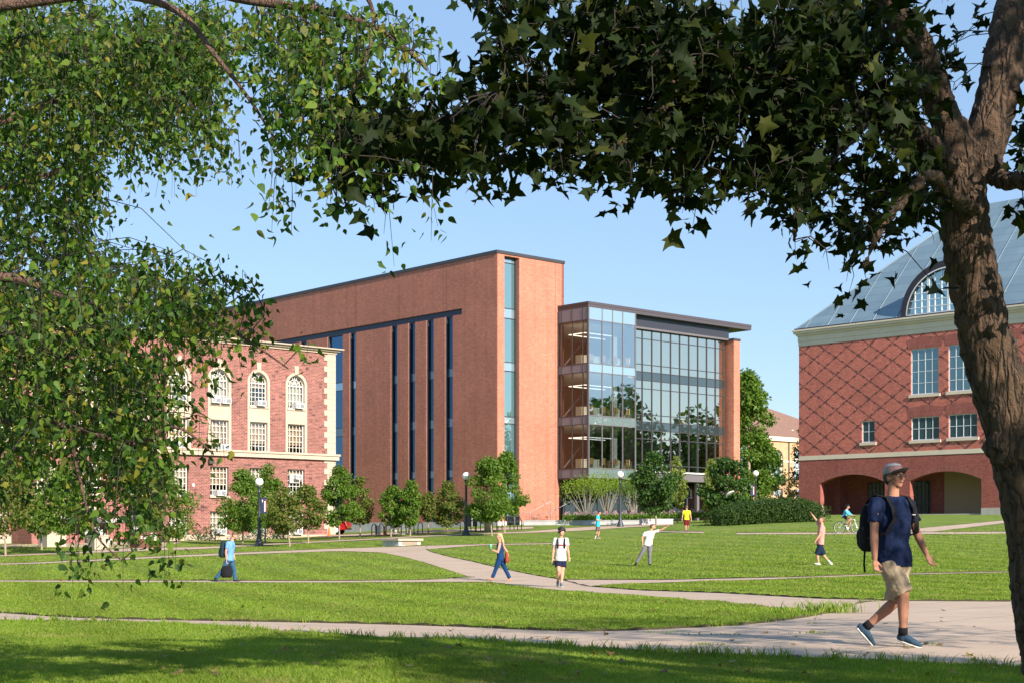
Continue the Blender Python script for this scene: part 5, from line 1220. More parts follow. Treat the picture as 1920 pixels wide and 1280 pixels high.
# ------------------------------------------------------------------ street furniture
M_POST = principled('dark_green_iron', (.045, .055, .065), .45, .4, var=.1, vscale=3)
M_GLOBE = principled('opal_globe', (.86, .86, .84), .3)
M_NAVY = principled('navy_banner', (.012, .018, .07), .7); M_BW = principled('banner_white', (.75, .75, .75), .7); M_BR = principled('banner_red', (.45, .03, .03), .7)
def lamp(px, py, gy, label, banner=0, d=None):
    b = gpt(px, py) if d is None else G(px, d); k = b.y/F; h = CZ-(gy-HY)*k-b.z; s = h/4.05
    root = thing('lamp_post', label, 'lamp post', b, 0, 'globe lamp posts along the walks')
    MB().lathe((0, 0, 0), [(.01, -.1), (.27*s, -.1), (.27*s, .12*s), (.23*s, .16*s), (.22*s, .3*s), (.15*s, .42*s), (.13*s, .55*s), (.115*s, .6*s), (.10*s, 1.2*s), (.085*s, 2.2*s), (.072*s, 3.35*s), (.10*s, 3.38*s), (.10*s, 3.44*s), (.07*s, 3.48*s), (.07*s, 3.62*s), (.13*s, 3.72*s), (.14*s, 3.8*s), (.01, 3.8*s)], 16).build('post', M_POST, root)
    MB().lathe((0, 0, h), [(.262*s*math.sin(math.pi*max(.002, i/14)), -.262*s*math.cos(math.pi*i/14)) for i in range(15)], 20).build('globe', M_GLOBE, root)
    if banner:
        z1, z0 = 3.05*s, 2.05*s; x0, x1 = (.10*s, .46*s) if banner > 0 else (-.46*s, -.10*s)
        a = MB()
        for z in (z1, z0): a.loft([(0, 0, z), (x1 if banner > 0 else x0, 0, z)], [.018]*2, n=6)
        a.build('banner_arm', M_POST, root)
        bn = MB().box(x0, x1, -.012, .012, z0+.02, z1-.02).build('banner', M_NAVY, root)
        MB().box(x0+(x1-x0)*.62, x0+(x1-x0)*.84, -.016, -.0125, z0+.12*s, z1-.22*s).build('white_stripe', M_BW, bn)
        MB().box(x0+(x1-x0)*.86, x0+(x1-x0)*.97, -.016, -.0125, z0+.1*s, z1-.1*s).build('red_stripe', M_BR, bn)
        m = MB()                       # small emblem and upright lettering marks
        m.box(x0+(x1-x0)*.2, x0+(x1-x0)*.42, -.016, -.0125, z1-.2*s, z1-.16*s).box(x0+(x1-x0)*.27, x0+(x1-x0)*.35, -.0165, -.0125, z1-.3*s, z1-.12*s)
        m.build('emblem', M_BW, bn)
        m = MB()
        for i in range(8):
            z = z0+.17*s+i*.075*s; m.box(x0+(x1-x0)*.67, x0+(x1-x0)*.79, -.019, -.0162, z, z+.022*s); m.box(x0+(x1-x0)*(.67 if i % 2 else .755), x0+(x1-x0)*(.70 if i % 2 else .79), -.019, -.0162, z, z+.05*s)
        m.build('lettering', M_NAVY, bn)
    return root
lamp(486, 1022, 902.5, 'dark lamp post with white globe and navy banner in front of the left hall', 1)
lamp(360, 1012, 908.5, 'lamp post with white globe and no banner, leftmost, in front of the left hall', 0)
lamp(874, 1003, 891.5, 'dark lamp post with white globe left of the large round tree', 0)
lamp(1163, 987, 888.5, 'bannerless lamp post with white globe in front of the planter shrubs', 0)
lamp(1288, 970, 891.5, 'lamp post with white globe and navy banner behind the man in the yellow shirt', 1, d=140)
lamp(1417, 966, 886.5, 'lamp post with white globe and navy banner rising behind the dark hedge', -1, d=140)
# stone bench block
b = gpt(768, 1021.5); k = b.y/F; rz = rad(-9)
root = thing('stone_bench', 'rectangular concrete bench block with overhanging slab at the fork of the paths', 'bench', b, FR_.ang)
w2, d2, h2 = 1.62, 1.55, .40
MB().box(-w2/2, w2/2, 0, d2, -.15, h2-.13).build('base', M_CONC, root)
MB().box(-w2/2-.12, w2/2+.12, -.12, d2+.12, h2-.128, h2).build('slab', M_LIME, root)
MB().box(-w2/2+.25, w2/2-.22, -.012, 0, .02, h2-.16).build('plaque', principled('plaque', (.30, .23, .18), .6), root)
# weathering steel sign box with cut marks
b = gpt(268, 1027); k = b.y/F; root = thing('steel_sign', 'dark brown steel sign block with pale cut marks before the left hall entrance', 'sign', b)
M_CORT = principled('weathering_steel', (.14, .055, .035), .75, .1, var=.25, vscale=2, bump=.2, bscale=12)
x0, x1, h_ = (258-268)*k, (297-268)*k, (1027-996)*k
xl0, xl1 = (237-268)*k, (231-268)*k
MB().add([(x0, 0, -.05), (x1, .1, -.05), (x1, .1, h_), (x0, 0, h_), (xl0, .9, -.05), (xl1, .9, h_-.05), (x1-.1, 1.2, -.05), (x1-.1, 1.2, h_)],
         [(0, 1, 2, 3), (4, 0, 3, 5), (1, 6, 7, 2), (6, 4, 5, 7), (3, 2, 7, 5), (0, 4, 6, 1)]).box(x0-.02, x1+.03, -.06, .05, 0, .09).build('box', M_CORT, root)
m = MB(); mk = lambda a, b_, c, d_: m.box((a-268)*k, (b_-268)*k, -.035, .04, (1027-d_)*k, (1027-c)*k)
mk(264, 267, 1004, 1006.3); mk(264, 267, 1007, 1009.3); mk(270, 276, 1003.7, 1006.2); mk(270, 276, 1007, 1009.5)
for r in range(4):
    for c in range(2): mk(283+c*5.5, 286.8+c*5.5, 998+r*4, 1000.2+r*4)
mk(282, 283, 1001, 1013); mk(292, 293, 1001, 1013)
m.build('cut_marks', M_WHITE, root)
# bicycle racks
M_BLK = principled('black_steel', (.015, .015, .018), .35, .5)
def rack(px, py, w=.62, h=.85):
    b = gpt(px, py); m = MB(); n_ = 9; a = FL_.ang+math.pi/2*0
    pts = [(-w/2, 0, -.1), (-w/2, 0, h-w/2)]+[(-w/2*math.cos(math.pi*i/n_), 0, h-w/2+w/2*math.sin(math.pi*i/n_)) for i in range(1, n_)]+[(w/2, 0, h-w/2), (w/2, 0, -.1)]
    o = m.loft(pts, [.032]*len(pts), side=(0, 1, 0), n=8).build('bicycle_rack', M_BLK); o.location = b; o.rotation_euler = (0, 0, rad(62)); return o
for i, (px, py) in enumerate(((701.5, 1003), (715, 1002.6), (728.5, 1002), (757, 1001.2), (772, 1000.6), (788, 1000))):
    tag(rack(px, py), 'black inverted U bicycle rack in the left row near the parked bicycle', 'bicycle rack', 'left row of bicycle racks')
for i, (px, py) in enumerate(((867, 997), (887, 996), (897, 995.6), (905, 995.2), (927.5, 994), (937.5, 993.5), (960, 992.6), (974, 992))):
    tag(rack(px, py), 'black inverted U bicycle rack in the right row near the beige bin and doors', 'bicycle rack', 'right row of bicycle racks')
def bin_(px, py, r, h, mat, label):
    o = MB().lathe((0, 0, 0), [(.01, -.05), (r*.9, -.05), (r, h*.9), (r*1.06, h*.91), (r*1.04, h*.97), (r*.5, h), (.01, h)], 18).build('litter_bin', mat); o.location = gpt(px, py); tag(o, label, 'bin')
bin_(709, 1001.5, .24, .75, principled('slate_bin', (.10, .13, .17), .5), 'slate blue litter bin among the left bicycle racks')
bin_(916, 995.5, .32, .95, principled('beige_bin', (.58, .46, .34), .7), 'beige litter bin among the right bicycle racks')
M_OR = principled('orange_cone', (.75, .13, .03), .5)
for px, py, lb in ((721, 1003, 'orange traffic cone beside the bicycle racks'), (617, 1004.5, 'orange traffic cone at the corner of the left hall')):
    o = MB().lathe((0, 0, 0), [(.01, 0), (.17, 0), (.17, .03), (.12, .04), (.09, .3), (.035, .68), (.01, .7)], 14).build('traffic_cone', M_OR); o.location = gpt(px, py); tag(o, lb, 'traffic cone')
# bicycles
def bicycle(label, loc, rz, mat, lean=0.):
    root = thing('bicycle', label, 'bicycle', loc, rz); root.rotation_euler = (lean, 0, rz); R = .345
    for x in (-.52, .52):
        t = MB(); n_ = 28; t.loft([(x+R*math.cos(2*math.pi*i/n_), 0, R+R*math.sin(2*math.pi*i/n_)) for i in range(n_+1)], [.02]*(n_+1), side=(0, 1, 0), n=7, cap=None)
        w_ = t.build('wheel', M_BLK, root)
        s_ = MB(); s_.loft([(x+(R-.03)*math.cos(2*math.pi*i/n_), 0, R+(R-.03)*math.sin(2*math.pi*i/n_)) for i in range(n_+1)], [.010]*(n_+1), side=(0, 1, 0), n=5, cap=None)
        for i in range(14): a = 2*math.pi*i/14; s_.loft([(x, 0, R), (x+(R-.03)*math.cos(a), 0, R+(R-.03)*math.sin(a))], [.003]*2, n=4, cap=None)
        s_.loft([(x, -.05, R), (x, .05, R)], [.025]*2, n=8); s_.build('rim', M_AC, w_)
    m = MB(); bb_ = (-.06, 0, .30); st_ = (-.20, 0, .80); hd = (.37, 0, .84); hl = (.41, 0, .66)
    for a, c, r in ((bb_, st_, .018), (st_, hd, .017), (bb_, hl, .022), (hd, hl, .022), (hl, (.52, .05, R), .014), (hl, (.52, -.05, R), .014), (bb_, (-.52, .05, R), .011), (bb_, (-.52, -.05, R), .011), (st_, (-.52, .05, R), .01), (st_, (-.52, -.05, R), .01)): m.loft([a, c], [r, r], n=7)
    m.build('frame', mat, root)
    MB().loft([(-.36, 0, .93), (-.24, 0, .95), (-.08, 0, .94)], [(.08, .035), (.06, .03), (.02, .02)], side=(0, 1, 0), n=10).loft([st_, (-.24, 0, .93)], [.014]*2, n=6).build('saddle', M_BLK, root)
    MB().loft([(.24, -.29, 1.02), (.36, -.16, 1.0), (.36, .16, 1.0), (.24, .29, 1.02)], [.014]*4, n=6).loft([hd, (.36, 0, 1.0)], [.015]*2, n=6).build('handlebar', M_BLK, root)
    MB().loft([(-.06, -.05, .30), (-.06, .05, .30)], [.085]*2, n=16, cap='flat').loft([(-.06, .07, .30), (-.0, .08, .14)], [.012]*2, n=6).loft([(-.06, -.07, .30), (-.12, -.08, .46)], [.012]*2, n=6).box(-.05, .05, .08, .17, .13, .15).box(-.17, -.07, -.17, -.08, .45, .47).build('crank', M_AC, root)
    return root
bicycle('dark parked bicycle leaning at the left row of bicycle racks', gpt(743, 1002), rad(8), principled('maroon_paint', (.10, .02, .025), .4), rad(4))
# red car: tail end showing past the hall corner
def car(label, loc, rz):
    root = thing('parked_car', label, 'car', loc, rz); M_RED = principled('red_car_paint', (.42, .012, .02), .28, .2, coat=.8)
    prof = [(-2.25, .38), (-2.28, .72), (-2.12, .98), (-1.72, 1.05), (-1.3, 1.38), (-.6, 1.5), (.35, 1.47), (1.15, 1.03), (2.0, .88), (2.22, .66), (2.24, .36)]
    xs = []; m = MB(); secs = [(-.84, .10), (-.88, 0), (.88, 0), (.84, .10)]
    for y, tuck in ((-.72, .96), (-.86, .99), (-.88, 1.), (.88, 1.), (.86, .99), (.72, .96)):
        for x, z in prof: xs.append((x*(.985 if tuck < 1 else 1), y*(1 if z < 1.1 else .80), .2+(z-.2)*tuck))
    k = len(prof); fs = []
    for j in range(5):
        for i in range(k): i2 = (i+1) % k; fs.append((j*k+i, j*k+i2, (j+1)*k+i2, (j+1)*k+i))
    fs += [tuple(range(k)), tuple(reversed(range(5*k, 6*k)))]; m.add(xs, fs, False)
    o = m.build('body', M_RED, root); bv = o.modifiers.new('b', 'BEVEL'); bv.width = .06; bv.segments = 3
    MB().add([(x, y, z) for y in (-.80, .80) for x, z in ((-1.5, 1.08), (-1.1, 1.38), (-.5, 1.44), (.3, 1.40), (.85, 1.06))], [(0, 1, 2, 3, 4), (9, 8, 7, 6, 5)]).build('side_windows', G_GROUND, root)
    for x in (-1.38, 1.42):
        for y in (-.86, .86):
            w_ = MB().loft([(x, y-.1, .33), (x, y+.1, .33)], [.33, .33], n=24, cap='flat').build('wheel', M_BLK, root)
            h_ = MB(); s_ = 1 if y > 0 else -1; h_.loft([(x, y+s_*.09, .33), (x, y+s_*.115, .33)], [.21, .2], n=20, cap='flat')
            h_.build('rim', M_AC, w_)
    for y in (-.66, .66): MB().box(-2.30, -2.2, y-.16, y+.16, .74, .9).build('tail_light', principled('tail_lens', (.3, .01, .01), .2) if 'tail_lens' not in bpy.data.materials else bpy.data.materials['tail_lens'], root)
    MB().box(-2.31, -2.2, -.8, .8, .38, .5).build('bumper', M_BLK, root)
b = G(642, 121); kk = b.y/F
car('red parked car with only its tail end showing past the left hall corner', (b.x-2.05+.32, b.y+.4, b.z-.02), rad(180-6))
# flying disc
o = MB().lathe((0, 0, 0), [(.01, .028), (.09, .026), (.125, .016), (.137, 0), (.134, -.012), (.128, -.01), (.12, .008), (.01, .018)], 28).build('flying_disc', principled('white_plastic', (.85, .85, .83), .35)); o.location = P(1369, 923.5, 45); o.rotation_euler = (rad(-14), rad(-25), 0); tag(o, 'white flying disc in the air before the dark round tree', 'frisbee')
# ------------------------------------------------------------------ people
def skinmat(n, c): return principled(n, c, .7, var=.14, vscale=10, spec=.22, bump=.1, bscale=60)
SK1 = skinmat('skin_light', (.50, .27, .19)); SK2 = skinmat('skin_tan', (.34, .165, .105))
def cloth(n, c, v=.12): return principled(n, c, .9, var=v, vscale=9, bump=.25, bscale=30, spec=.15)
def remesh(name, mb, mat, parent, vox, smooth=4, folds=0., mats=None):
    me = mb.mesh(name, mat); o = link(name, me)
    bm = bmesh.new(); bm.from_mesh(me); bmesh.ops.recalc_face_normals(bm, faces=bm.faces); bm.to_mesh(me); bm.free()
    r = o.modifiers.new('r', 'REMESH'); r.mode = 'VOXEL'; r.voxel_size = vox; r.use_smooth_shade = True
    if smooth: s = o.modifiers.new('s', 'SMOOTH'); s.factor = .5; s.iterations = smooth
    if folds:
        t = bpy.data.textures.get('fold_noise') or bpy.data.textures.new('fold_noise', 'CLOUDS'); t.noise_scale = .11; t.noise_depth = 2
        d = o.modifiers.new('d', 'DISPLACE'); d.texture = t; d.strength = folds; d.mid_level = .5; d.texture_coords = 'LOCAL'
    dg = bpy.context.evaluated_depsgraph_get(); dg.update(); m2 = bpy.data.meshes.new_from_object(o.evaluated_get(dg)); bpy.data.objects.remove(o); bpy.data.meshes.remove(me)
    m2.name = name; m2.materials.clear(); m2.materials.append(mat); m2.polygons.foreach_set('use_smooth', np.ones(len(m2.polygons), bool))
    n = link(name, m2, parent); return n
def person(label, feet, J, face, skin, spec, H=1.75, vox=.013, d=None, down=0., group=None):
    """J: joints as (photo x, photo y, depth offset m); a is the picture-left arm and leg, b the other"""
    d = d or depth_at(*feet); base = G(feet[0], d); s = H/1.75
    q = {k: P(v[0], v[1], d+(v[2] if len(v) > 2 else 0))-base for k, v in J.items()}
    f = Vector(face).normalized(); side = (q['shb']-q['sha']); side.z *= .5; side.normalize()
    fh = Vector((face[0], face[1], 0)).normalized(); hs = Vector((-fh.y, fh.x, 0)); up = f.cross(hs)*-1
    if up.z < 0: up = -up
    pel, nk = q['pelvis'], q['neck']; ax = nk-pel; crotch = pel-Vector((0, 0, .07*s))
    tor = [(crotch, .135, .10), (pel, .165, .115), (pel+ax*.3, .142, .10), (pel+ax*.62, .165, .118), (pel+ax*.85, .165, .10), (pel+ax*.97, .095, .065)]
    def torso(m, infl, lo=0, hi=6, hem=None):
        L = [(p, (a+infl)*s, (b+infl)*s) for p, a, b in tor[lo:hi]]
        if hem: L = [(pel-ax.normalized()*hem*s, (.165+infl)*s, (.118+infl)*s)]+L
        m.loft([p for p, a, b in L], [(a, b) for p, a, b in L], side=side, n=18, cap='flat')
    m = MB(); torso(m, 0); hd = q['head']; R3 = Matrix((hs, f, up)).transposed()
    m.loft([nk-ax.normalized()*.05, nk+(hd-nk)*.35, hd-up*.03*s], [.062*s, .056*s, .056*s], n=12)
    # head: skull, face block, jaw, chin, nose, brow, ears
    e = lambda c, r: m.ell(hd+R3@(Vector(c)*s), [v*s for v in r], R3, 14, 10)
    e((0, -.012, .03), (.076, .094, .085)); e((0, .025, -.022), (.062, .066, .082)); e((0, .052, -.078), (.036, .03, .028)); e((0, .03, -.06), (.052, .045, .04))
    e((0, .098, -.018), (.013, .018, .021)); e((0, .088, .006), (.010, .014, .03)); e((0, .080, .028), (.048, .016, .011)); e((0, .082, -.052), (.024, .014, .010))
    for sx in (-1, 1): e((sx*.078, -.01, -.008), (.012, .02, .032)); e((sx*.040, .062, -.018), (.024, .022, .022))
    for a in 'ab':
        sh, el, wr, ha = q['sh'+a], q['el'+a], q['wr'+a], q['ha'+a]
        m.loft([nk-ax.normalized()*.06+(sh-nk)*.2, sh], [(.055*s), .05*s], n=12)
        m.loft([sh, sh.lerp(el, .35), el], [.049*s, .05*s, .039*s], n=12); m.loft([el, el.lerp(wr, .3), wr], [.04*s, .041*s, .026*s], n=12)
        hv = (ha-wr); hl = hv.normalized() if hv.length > .01 else (wr-el).normalized(); hsd = hl.cross(f); hsd = hsd.normalized() if hsd.length > .1 else hs
        palm = wr+hl*.052*s; bend = (fh*.75+Vector((0, 0, .05)))
        PR = Matrix((hsd, hl.cross(hsd), hl)).transposed(); m.ell(palm, (.038*s, .017*s, .05*s), PR, 12, 8)
        for i, ln in enumerate((.068, .078, .073, .058)):
            o = palm+hl*.036*s+hsd*(i-1.5)*.019*s; cl = spec.get('curl', .5); k1 = o+(hl+bend*cl*.6).normalized()*ln*.5*s; k2 = k1+(hl*(1-cl)+bend*cl*2.2).normalized()*ln*.55*s
            m.loft([o, k1, k2], [.0092*s, .0088*s, .007*s], n=7)
        o = wr+hl*.03*s-hsd*.03*s; m.loft([o, o+(hl*.7-hsd*.7).normalized()*.035*s, o+(hl*.9-hsd*.55+bend*.4).normalized()*.065*s], [.012*s, .0105*s, .008*s], n=7)
        hp, kn, an, to = q['hip'+a], q['kn'+a], q['an'+a], q['to'+a]
        m.loft([hp, hp.lerp(kn, .4), kn], [.088*s, .08*s, .056*s], n=14); m.loft([kn, kn.lerp(an, .3), kn.lerp(an, .7), an], [.054*s, .057*s, .042*s, .035*s], n=12)
        shn = (an-kn).normalized(); heel = an+shn*.055*s; m.loft([an, heel-shn*.02*s, heel.lerp(to, .5)-shn*.03*s, to-shn*.02*s], [.033*s, .030*s, .026*s, .016*s], n=10)
    body = remesh('person', m, skin, None, vox, 3); body.location = base; tag(body, label, 'person', group)
    c = spec
    # shirt
    if 'shirt' in c:
        m = MB(); infl = c.get('infl', .016); torso(m, infl, 1, 6, hem=c.get('hem', .06)); f_ = c.get('sleeve', .55)
        for a in 'ab':
            sh, el, wr = q['sh'+a], q['el'+a], q['wr'+a]
            if f_ <= 0: continue
            m.loft([nk-ax.normalized()*.075+(sh-nk)*.15, sh], [.066*s, .064*s], n=12)
            if f_ < 1: m.loft([sh, sh.lerp(el, f_)], [.066*s, .066*s], n=14, cap='flat')
            else: m.loft([sh, el, el.lerp(wr, f_-1)], [.072*s, .055*s, .042*s], n=14, cap='flat')
        sho = remesh('shirt', m, c['shirt'], body, vox*.9, 3, folds=c.get('folds', .02))
        if c.get('stripes'):
            for i, mt in enumerate(c['stripes']):
                p0 = pel+ax*(.66-.035*i); st = MB(); st.loft([p0, p0+ax*.03], [((.187)*s, (.143)*s)]*2, side=side, n=24, cap='flat'); st.build('shirt_stripe', mt, sho)
    if 'bottom' in c:
        m = MB(); lg = c.get('leg', .8); fl = c.get('flare', .02); L = [(crotch-Vector((0, 0, .02)), .145, .115), (pel, .180, .130), (pel+ax*c.get('rise', .10), .165, .125)]
        m.loft([p for p, a, b in L], [(a*s, b*s) for p, a, b in L], side=side, n=18, cap='flat')
        for a in 'ab':
            hp, kn, an = q['hip'+a], q['kn'+a], q['an'+a]
            if lg <= 1: m.loft([hp+Vector((0, 0, .03)), hp.lerp(kn, lg*.6), hp.lerp(kn, lg)], [(.10)*s, (.092+fl*.5)*s, (.078+fl)*s], n=16, cap='flat')
            else: m.loft([hp+Vector((0, 0, .03)), hp.lerp(kn, .5), kn, kn.lerp(an, .5), kn.lerp(an, lg-1)], [.10*s, .094*s, (.068+fl*.3)*s, (.062+fl*.4)*s, (.052+fl)*s], n=16, cap='flat')
        remesh(c.get('bname', 'shorts'), m, c['bottom'], body, vox*.9, 3, folds=c.get('folds', .02))
    for a in 'ab':
        if 'shoe' not in c: break
        an, to, kn = q['an'+a], q['to'+a], q['kn'+a]; shn = (an-kn).normalized(); heel = an+shn*.06*s; tn = (to-heel).normalized(); heel = heel-tn*.035*s
        upn = (an-heel); upn = (upn-tn*upn.dot(tn)).normalized(); L = max((to-heel).length+.035*s, .22*s); ssd = tn.cross(upn); m = MB()
        m.loft([heel+upn*.034*s, heel+tn*L*.3+upn*.038*s, heel+tn*L*.62+upn*.030*s, heel+tn*L*.95+upn*.020*s], [(.036*s, .040*s), (.040*s, .042*s), (.047*s, .032*s), (.034*s, .020*s)], side=ssd, n=16)
        m.loft([an-shn*.012*s, an+shn*.03*s], [.043*s, .046*s], n=14)
        so_ = remesh('shoe', m, c['shoe'], body, max(vox*.8, .006), 2)
        if 'sole' in c:
            m = MB(); m.loft([heel, heel+tn*L*.3, heel+tn*L*.65, heel+tn*L*.97], [(.040*s, .014), (.040*s, .013), (.050*s, .013), (.034*s, .012)], side=ssd, n=14); m.build('sole', c['sole'], so_)
        if 'sock' in c: MB().loft([an+(q['kn'+a]-an).normalized()*.0, an+(q['kn'+a]-an).normalized()*.075*s], [.046*s, .045*s], n=14, cap='flat').build('sock', c['sock'], body)
    # hair
    hl_ = c.get('hair'); hm = c.get('hairmat')
    if hl_:
        m = MB(); e2 = lambda ce, r: m.ell(hd+R3@(Vector(ce)*s), [v*s for v in r], R3, 14, 10)
        if hl_ in ('short', 'long'): e2((0, -.028, .048), (.083, .092, .080)); e2((0, -.055, .005), (.077, .066, .075)); e2((0, .028, .088), (.062, .055, .034))
        if hl_ == 'curly':
            rg_ = random.Random(4)
            for i in range(46):
                a, b_ = rg_.uniform(0, 6.28), rg_.uniform(0, 1.75); v = Vector((math.sin(b_)*math.cos(a), math.sin(b_)*math.sin(a)*1.05-.15, math.cos(b_)))
                if v.y > .45 and v.z < .35: continue
                e2(tuple(v*.104+Vector((0, -.012, .05))), (.036, .036, .036))
        if hl_ == 'long':
            b0_, b1_ = hd+R3@Vector((0, -.06*s, .02)), q['hairend']; m.loft([b0_, b0_.lerp(b1_, .45)-f*.02, b1_], [(.085*s, .06*s), (.095*s, .055*s), (.05*s, .03*s)], side=hs, n=14)
        remesh('hair', m, hm, body, vox*.8, 1)
    if c.get('eyes', True):
        m = MB(); w = MB()
        for sx in (-1, 1):
            w.ell(hd+R3@(Vector((sx*.032, .083, .012))*s), (.0145*s, .008*s, .008*s), R3, 10, 6); m.ell(hd+R3@(Vector((sx*.032, .089, .012))*s), (.0065*s, .004*s, .0065*s), R3, 8, 6)
        w.build('eyes', M_EYEW, body); m.build('irises', M_EYE, body)
        MB().ell(hd+R3@(Vector((0, .094, -.052))*s), (.022*s, .006*s, .007*s), R3, 10, 6).build('lips', M_LIP, body)
        m = MB()
        for sx in (-1, 1): m.ell(hd+R3@(Vector((sx*.033, .090, .032))*s), (.019*s, .006*s, .0045*s), R3, 8, 6)
        m.build('eyebrows', hm or M_HAIRD, body)
    if c.get('beard'):
        m = MB(); e3 = lambda ce, r: m.ell(hd+R3@(Vector(ce)*s), [v*s for v in r], R3, 12, 8); e3((0, .045, -.078), (.047, .045, .036)); e3((0, .078, -.035), (.03, .02, .008)); m.build('beard', hm, body)
    return body, q, base, R3, s, side, ax
M_EYEW = principled('eye_white', (.7, .68, .65), .3); M_EYE = principled('iris', (.03, .02, .015), .2); M_LIP = principled('lips', (.42, .16, .13), .5)
M_HAIRD = principled('black_hair', (.012, .010, .009), .6, bump=.5, bscale=90); M_HAIRB = principled('brown_hair', (.13, .065, .035), .6, bump=.5, bscale=90); M_BLOND = principled('blonde_hair', (.50, .32, .17), .55, var=.2, vscale=30, bump=.5, bscale=90)
M_BAG = cloth('black_nylon', (.012, .012, .015)); M_BAG2 = cloth('dark_teal_nylon', (.015, .03, .04))
def bag(name, label, cat, c, w, h, dp, sd, fw, mat, extra=None, tilt=0., base=None):
    """rounded bag: centre c, axes sd (width) and fw (depth)"""
    sd = Vector(sd).normalized(); fw = Vector(fw).normalized(); up = sd.cross(fw).normalized(); up = up if up.z > 0 else -up
    m = MB(); L = []
    for t, k in ((-.5, .72), (-.42, .95), (-.1, 1), (.2, .95), (.4, .75), (.5, .45)): L.append((up*h*t, w/2*k, dp/2*(k*1.05 if t < .1 else k*.9)))
    m.loft([p for p, a, b in L], [(a, b) for p, a, b in L], side=sd, n=18, cap='flat')
    pk = -fw*dp*.42+up*(-.16*h); m.loft([pk-up*h*.2, pk, pk+up*h*.14], [(w*.32, dp*.24), (w*.36, dp*.28), (w*.26, dp*.18)], side=sd, n=14)
    o = remesh(name, m, mat, None, .011, 3, folds=.015); o.location = c; tag(o, label, cat)
    if extra:
        for nm, pts, r in extra: MB().loft([Vector(p)-Vector(c) for p in pts], [r]*len(pts), side=sd, n=8).build(nm, mat, o)
    return o
S = lambda *a: dict(a)
# ---- student with cap in the foreground
sp = dict(shirt=cloth('navy_tee', (.008, .016, .050)), bottom=cloth('khaki', (.30, .235, .16)), shoe=cloth('blue_grey_knit', (.03, .06, .095)), sole=M_WHITE, sock=M_BAG, hair='short', hairmat=M_HAIRD, leg=.98, flare=.03, sleeve=.62, hem=.05, infl=.026, folds=.05, rise=.06, curl=.85)
J = dict(head=(1677, 894.5, 0), neck=(1674, 927), sha=(1641, 944, -.13), shb=(1704, 944, .13), ela=(1639, 1000, -.20), wra=(1640, 1047, -.24), haa=(1643, 1066, -.26), elb=(1719, 998, .12), wrb=(1737, 1038, .05), hab=(1745, 1053, .02),
 pelvis=(1677, 1051), hipa=(1664, 1058, -.06), hipb=(1686, 1058, .06), kna=(1694, 1113, -.12), ana=(1693, 1190, -.10), toa=(1714, 1209, -.16), knb=(1681, 1125, .08), anb=(1622, 1176, .14), tob=(1632, 1205, .10))
W = person('young man in grey cap, glasses, navy tee and khaki shorts striding on the front path', (1690, 1212), J, (.52, -.85, .12), SK2, sp, 1.74, .0075)
body, q, base, R3, s, side, ax = W
hd = q['head']; e = lambda m, ce, r, n=16, k=10: m.ell(hd+R3@(Vector(ce)*s), [v*s for v in r], R3, n, k)
m = MB()
m.lathe((0, 0, 0), [(.093, 0), (.094, .03), (.088, .06), (.07, .088), (.04, .104), (.004, .108)], 24)
m.v = [tuple(hd+R3@(Vector((x*.95, y*1.12-.012, z+.036)))) for x, y, z in m.v]
cap = m.build('cap', principled('cap_grey_cloth', (.26, .27, .27), .9, var=.2, vscale=18, bump=.3, bscale=60), body)
m = MB(); vs = []; nn = 14
for r_, dz_ in ((.0, 0.), (.5, .006), (1., .004)):
    for i in range(nn+1):
        a = math.pi*(.08+.84*i/nn); x = .084*math.cos(a); y0_ = .088*math.sin(a); vs.append((x*(1-.05*r_), .01+y0_+r_*.085*math.sin(a)**.7, .040+dz_-.022*(x/.084)**2+.032*r_))
fs = [(j*(nn+1)+i, j*(nn+1)+i+1, (j+1)*(nn+1)+i+1, (j+1)*(nn+1)+i) for j in range(2) for i in range(nn)]
m.add([hd+R3@Vector(v) for v in vs], fs, True); br = m.build('brim', principled('brim_brown', (.06, .04, .04), .85), cap); so2 = br.modifiers.new('t', 'SOLIDIFY'); so2.thickness = .005
m = MB(); m.lathe((0, 0, 0), [(.0945, .022), (.0915, .05), (.082, .072)], 24); m.f = [f_ for f_ in m.f[:-2] if all(m.v[i][1] > -.01 for i in f_)]; m.sm = m.sm[:len(m.f)]; m.mi = m.mi[:len(m.f)]
m.v = [tuple(hd+R3@(Vector((x*.965, y*1.135-.012, z+.036)))) for x, y, z in m.v]; m.build('front_panel', principled('cap_red_check', (.15, .085, .085), .9, var=.4, vscale=45), cap)
m = MB()
for sx in (-1, 1):
    c0 = Vector((sx*.034, .104, .008)); pts = [hd+R3@(c0+Vector((.026*math.cos(2*math.pi*i/16), -.006*abs(math.cos(2*math.pi*i/16)), .018*math.sin(2*math.pi*i/16)))) for i in range(17)]
    m.loft(pts, [.0026]*17, n=6, cap=None); m.loft([hd+R3@Vector((sx*.060, .100, .014)), hd+R3@Vector((sx*.079, .05, .014)), hd+R3@Vector((sx*.080, -.005, .008))], [.0026]*3, n=6)
m.loft([hd+R3@Vector((-.008, .106, .012)), hd+R3@Vector((.008, .106, .012))], [.0026]*2, n=6); m.build('glasses', M_BLK, body)
fw = Vector((.70, -.68, 0)).normalized(); sdv = side.copy()
bc = base+q['pelvis'].lerp(q['neck'], .52)-fw*.235
up_ = Vector((0, 0, 1)); sA, sB = base+q['sha'], base+q['shb']; ch = base+q['pelvis'].lerp(q['neck'], .6)
def straps(sh, sgn):
    i_ = sh.lerp(base+q['neck'], .36); return [('strap', [i_-fw*.16-up_*.02, i_-fw*.06+up_*.055, i_+fw*.06+up_*.035, i_+fw*.125-up_*.07, i_+fw*.145-up_*.18, i_+sdv*sgn*.06+fw*.10-up_*.31, i_+sdv*sgn*.09-fw*.08-up_*.36], (.032, .007))]
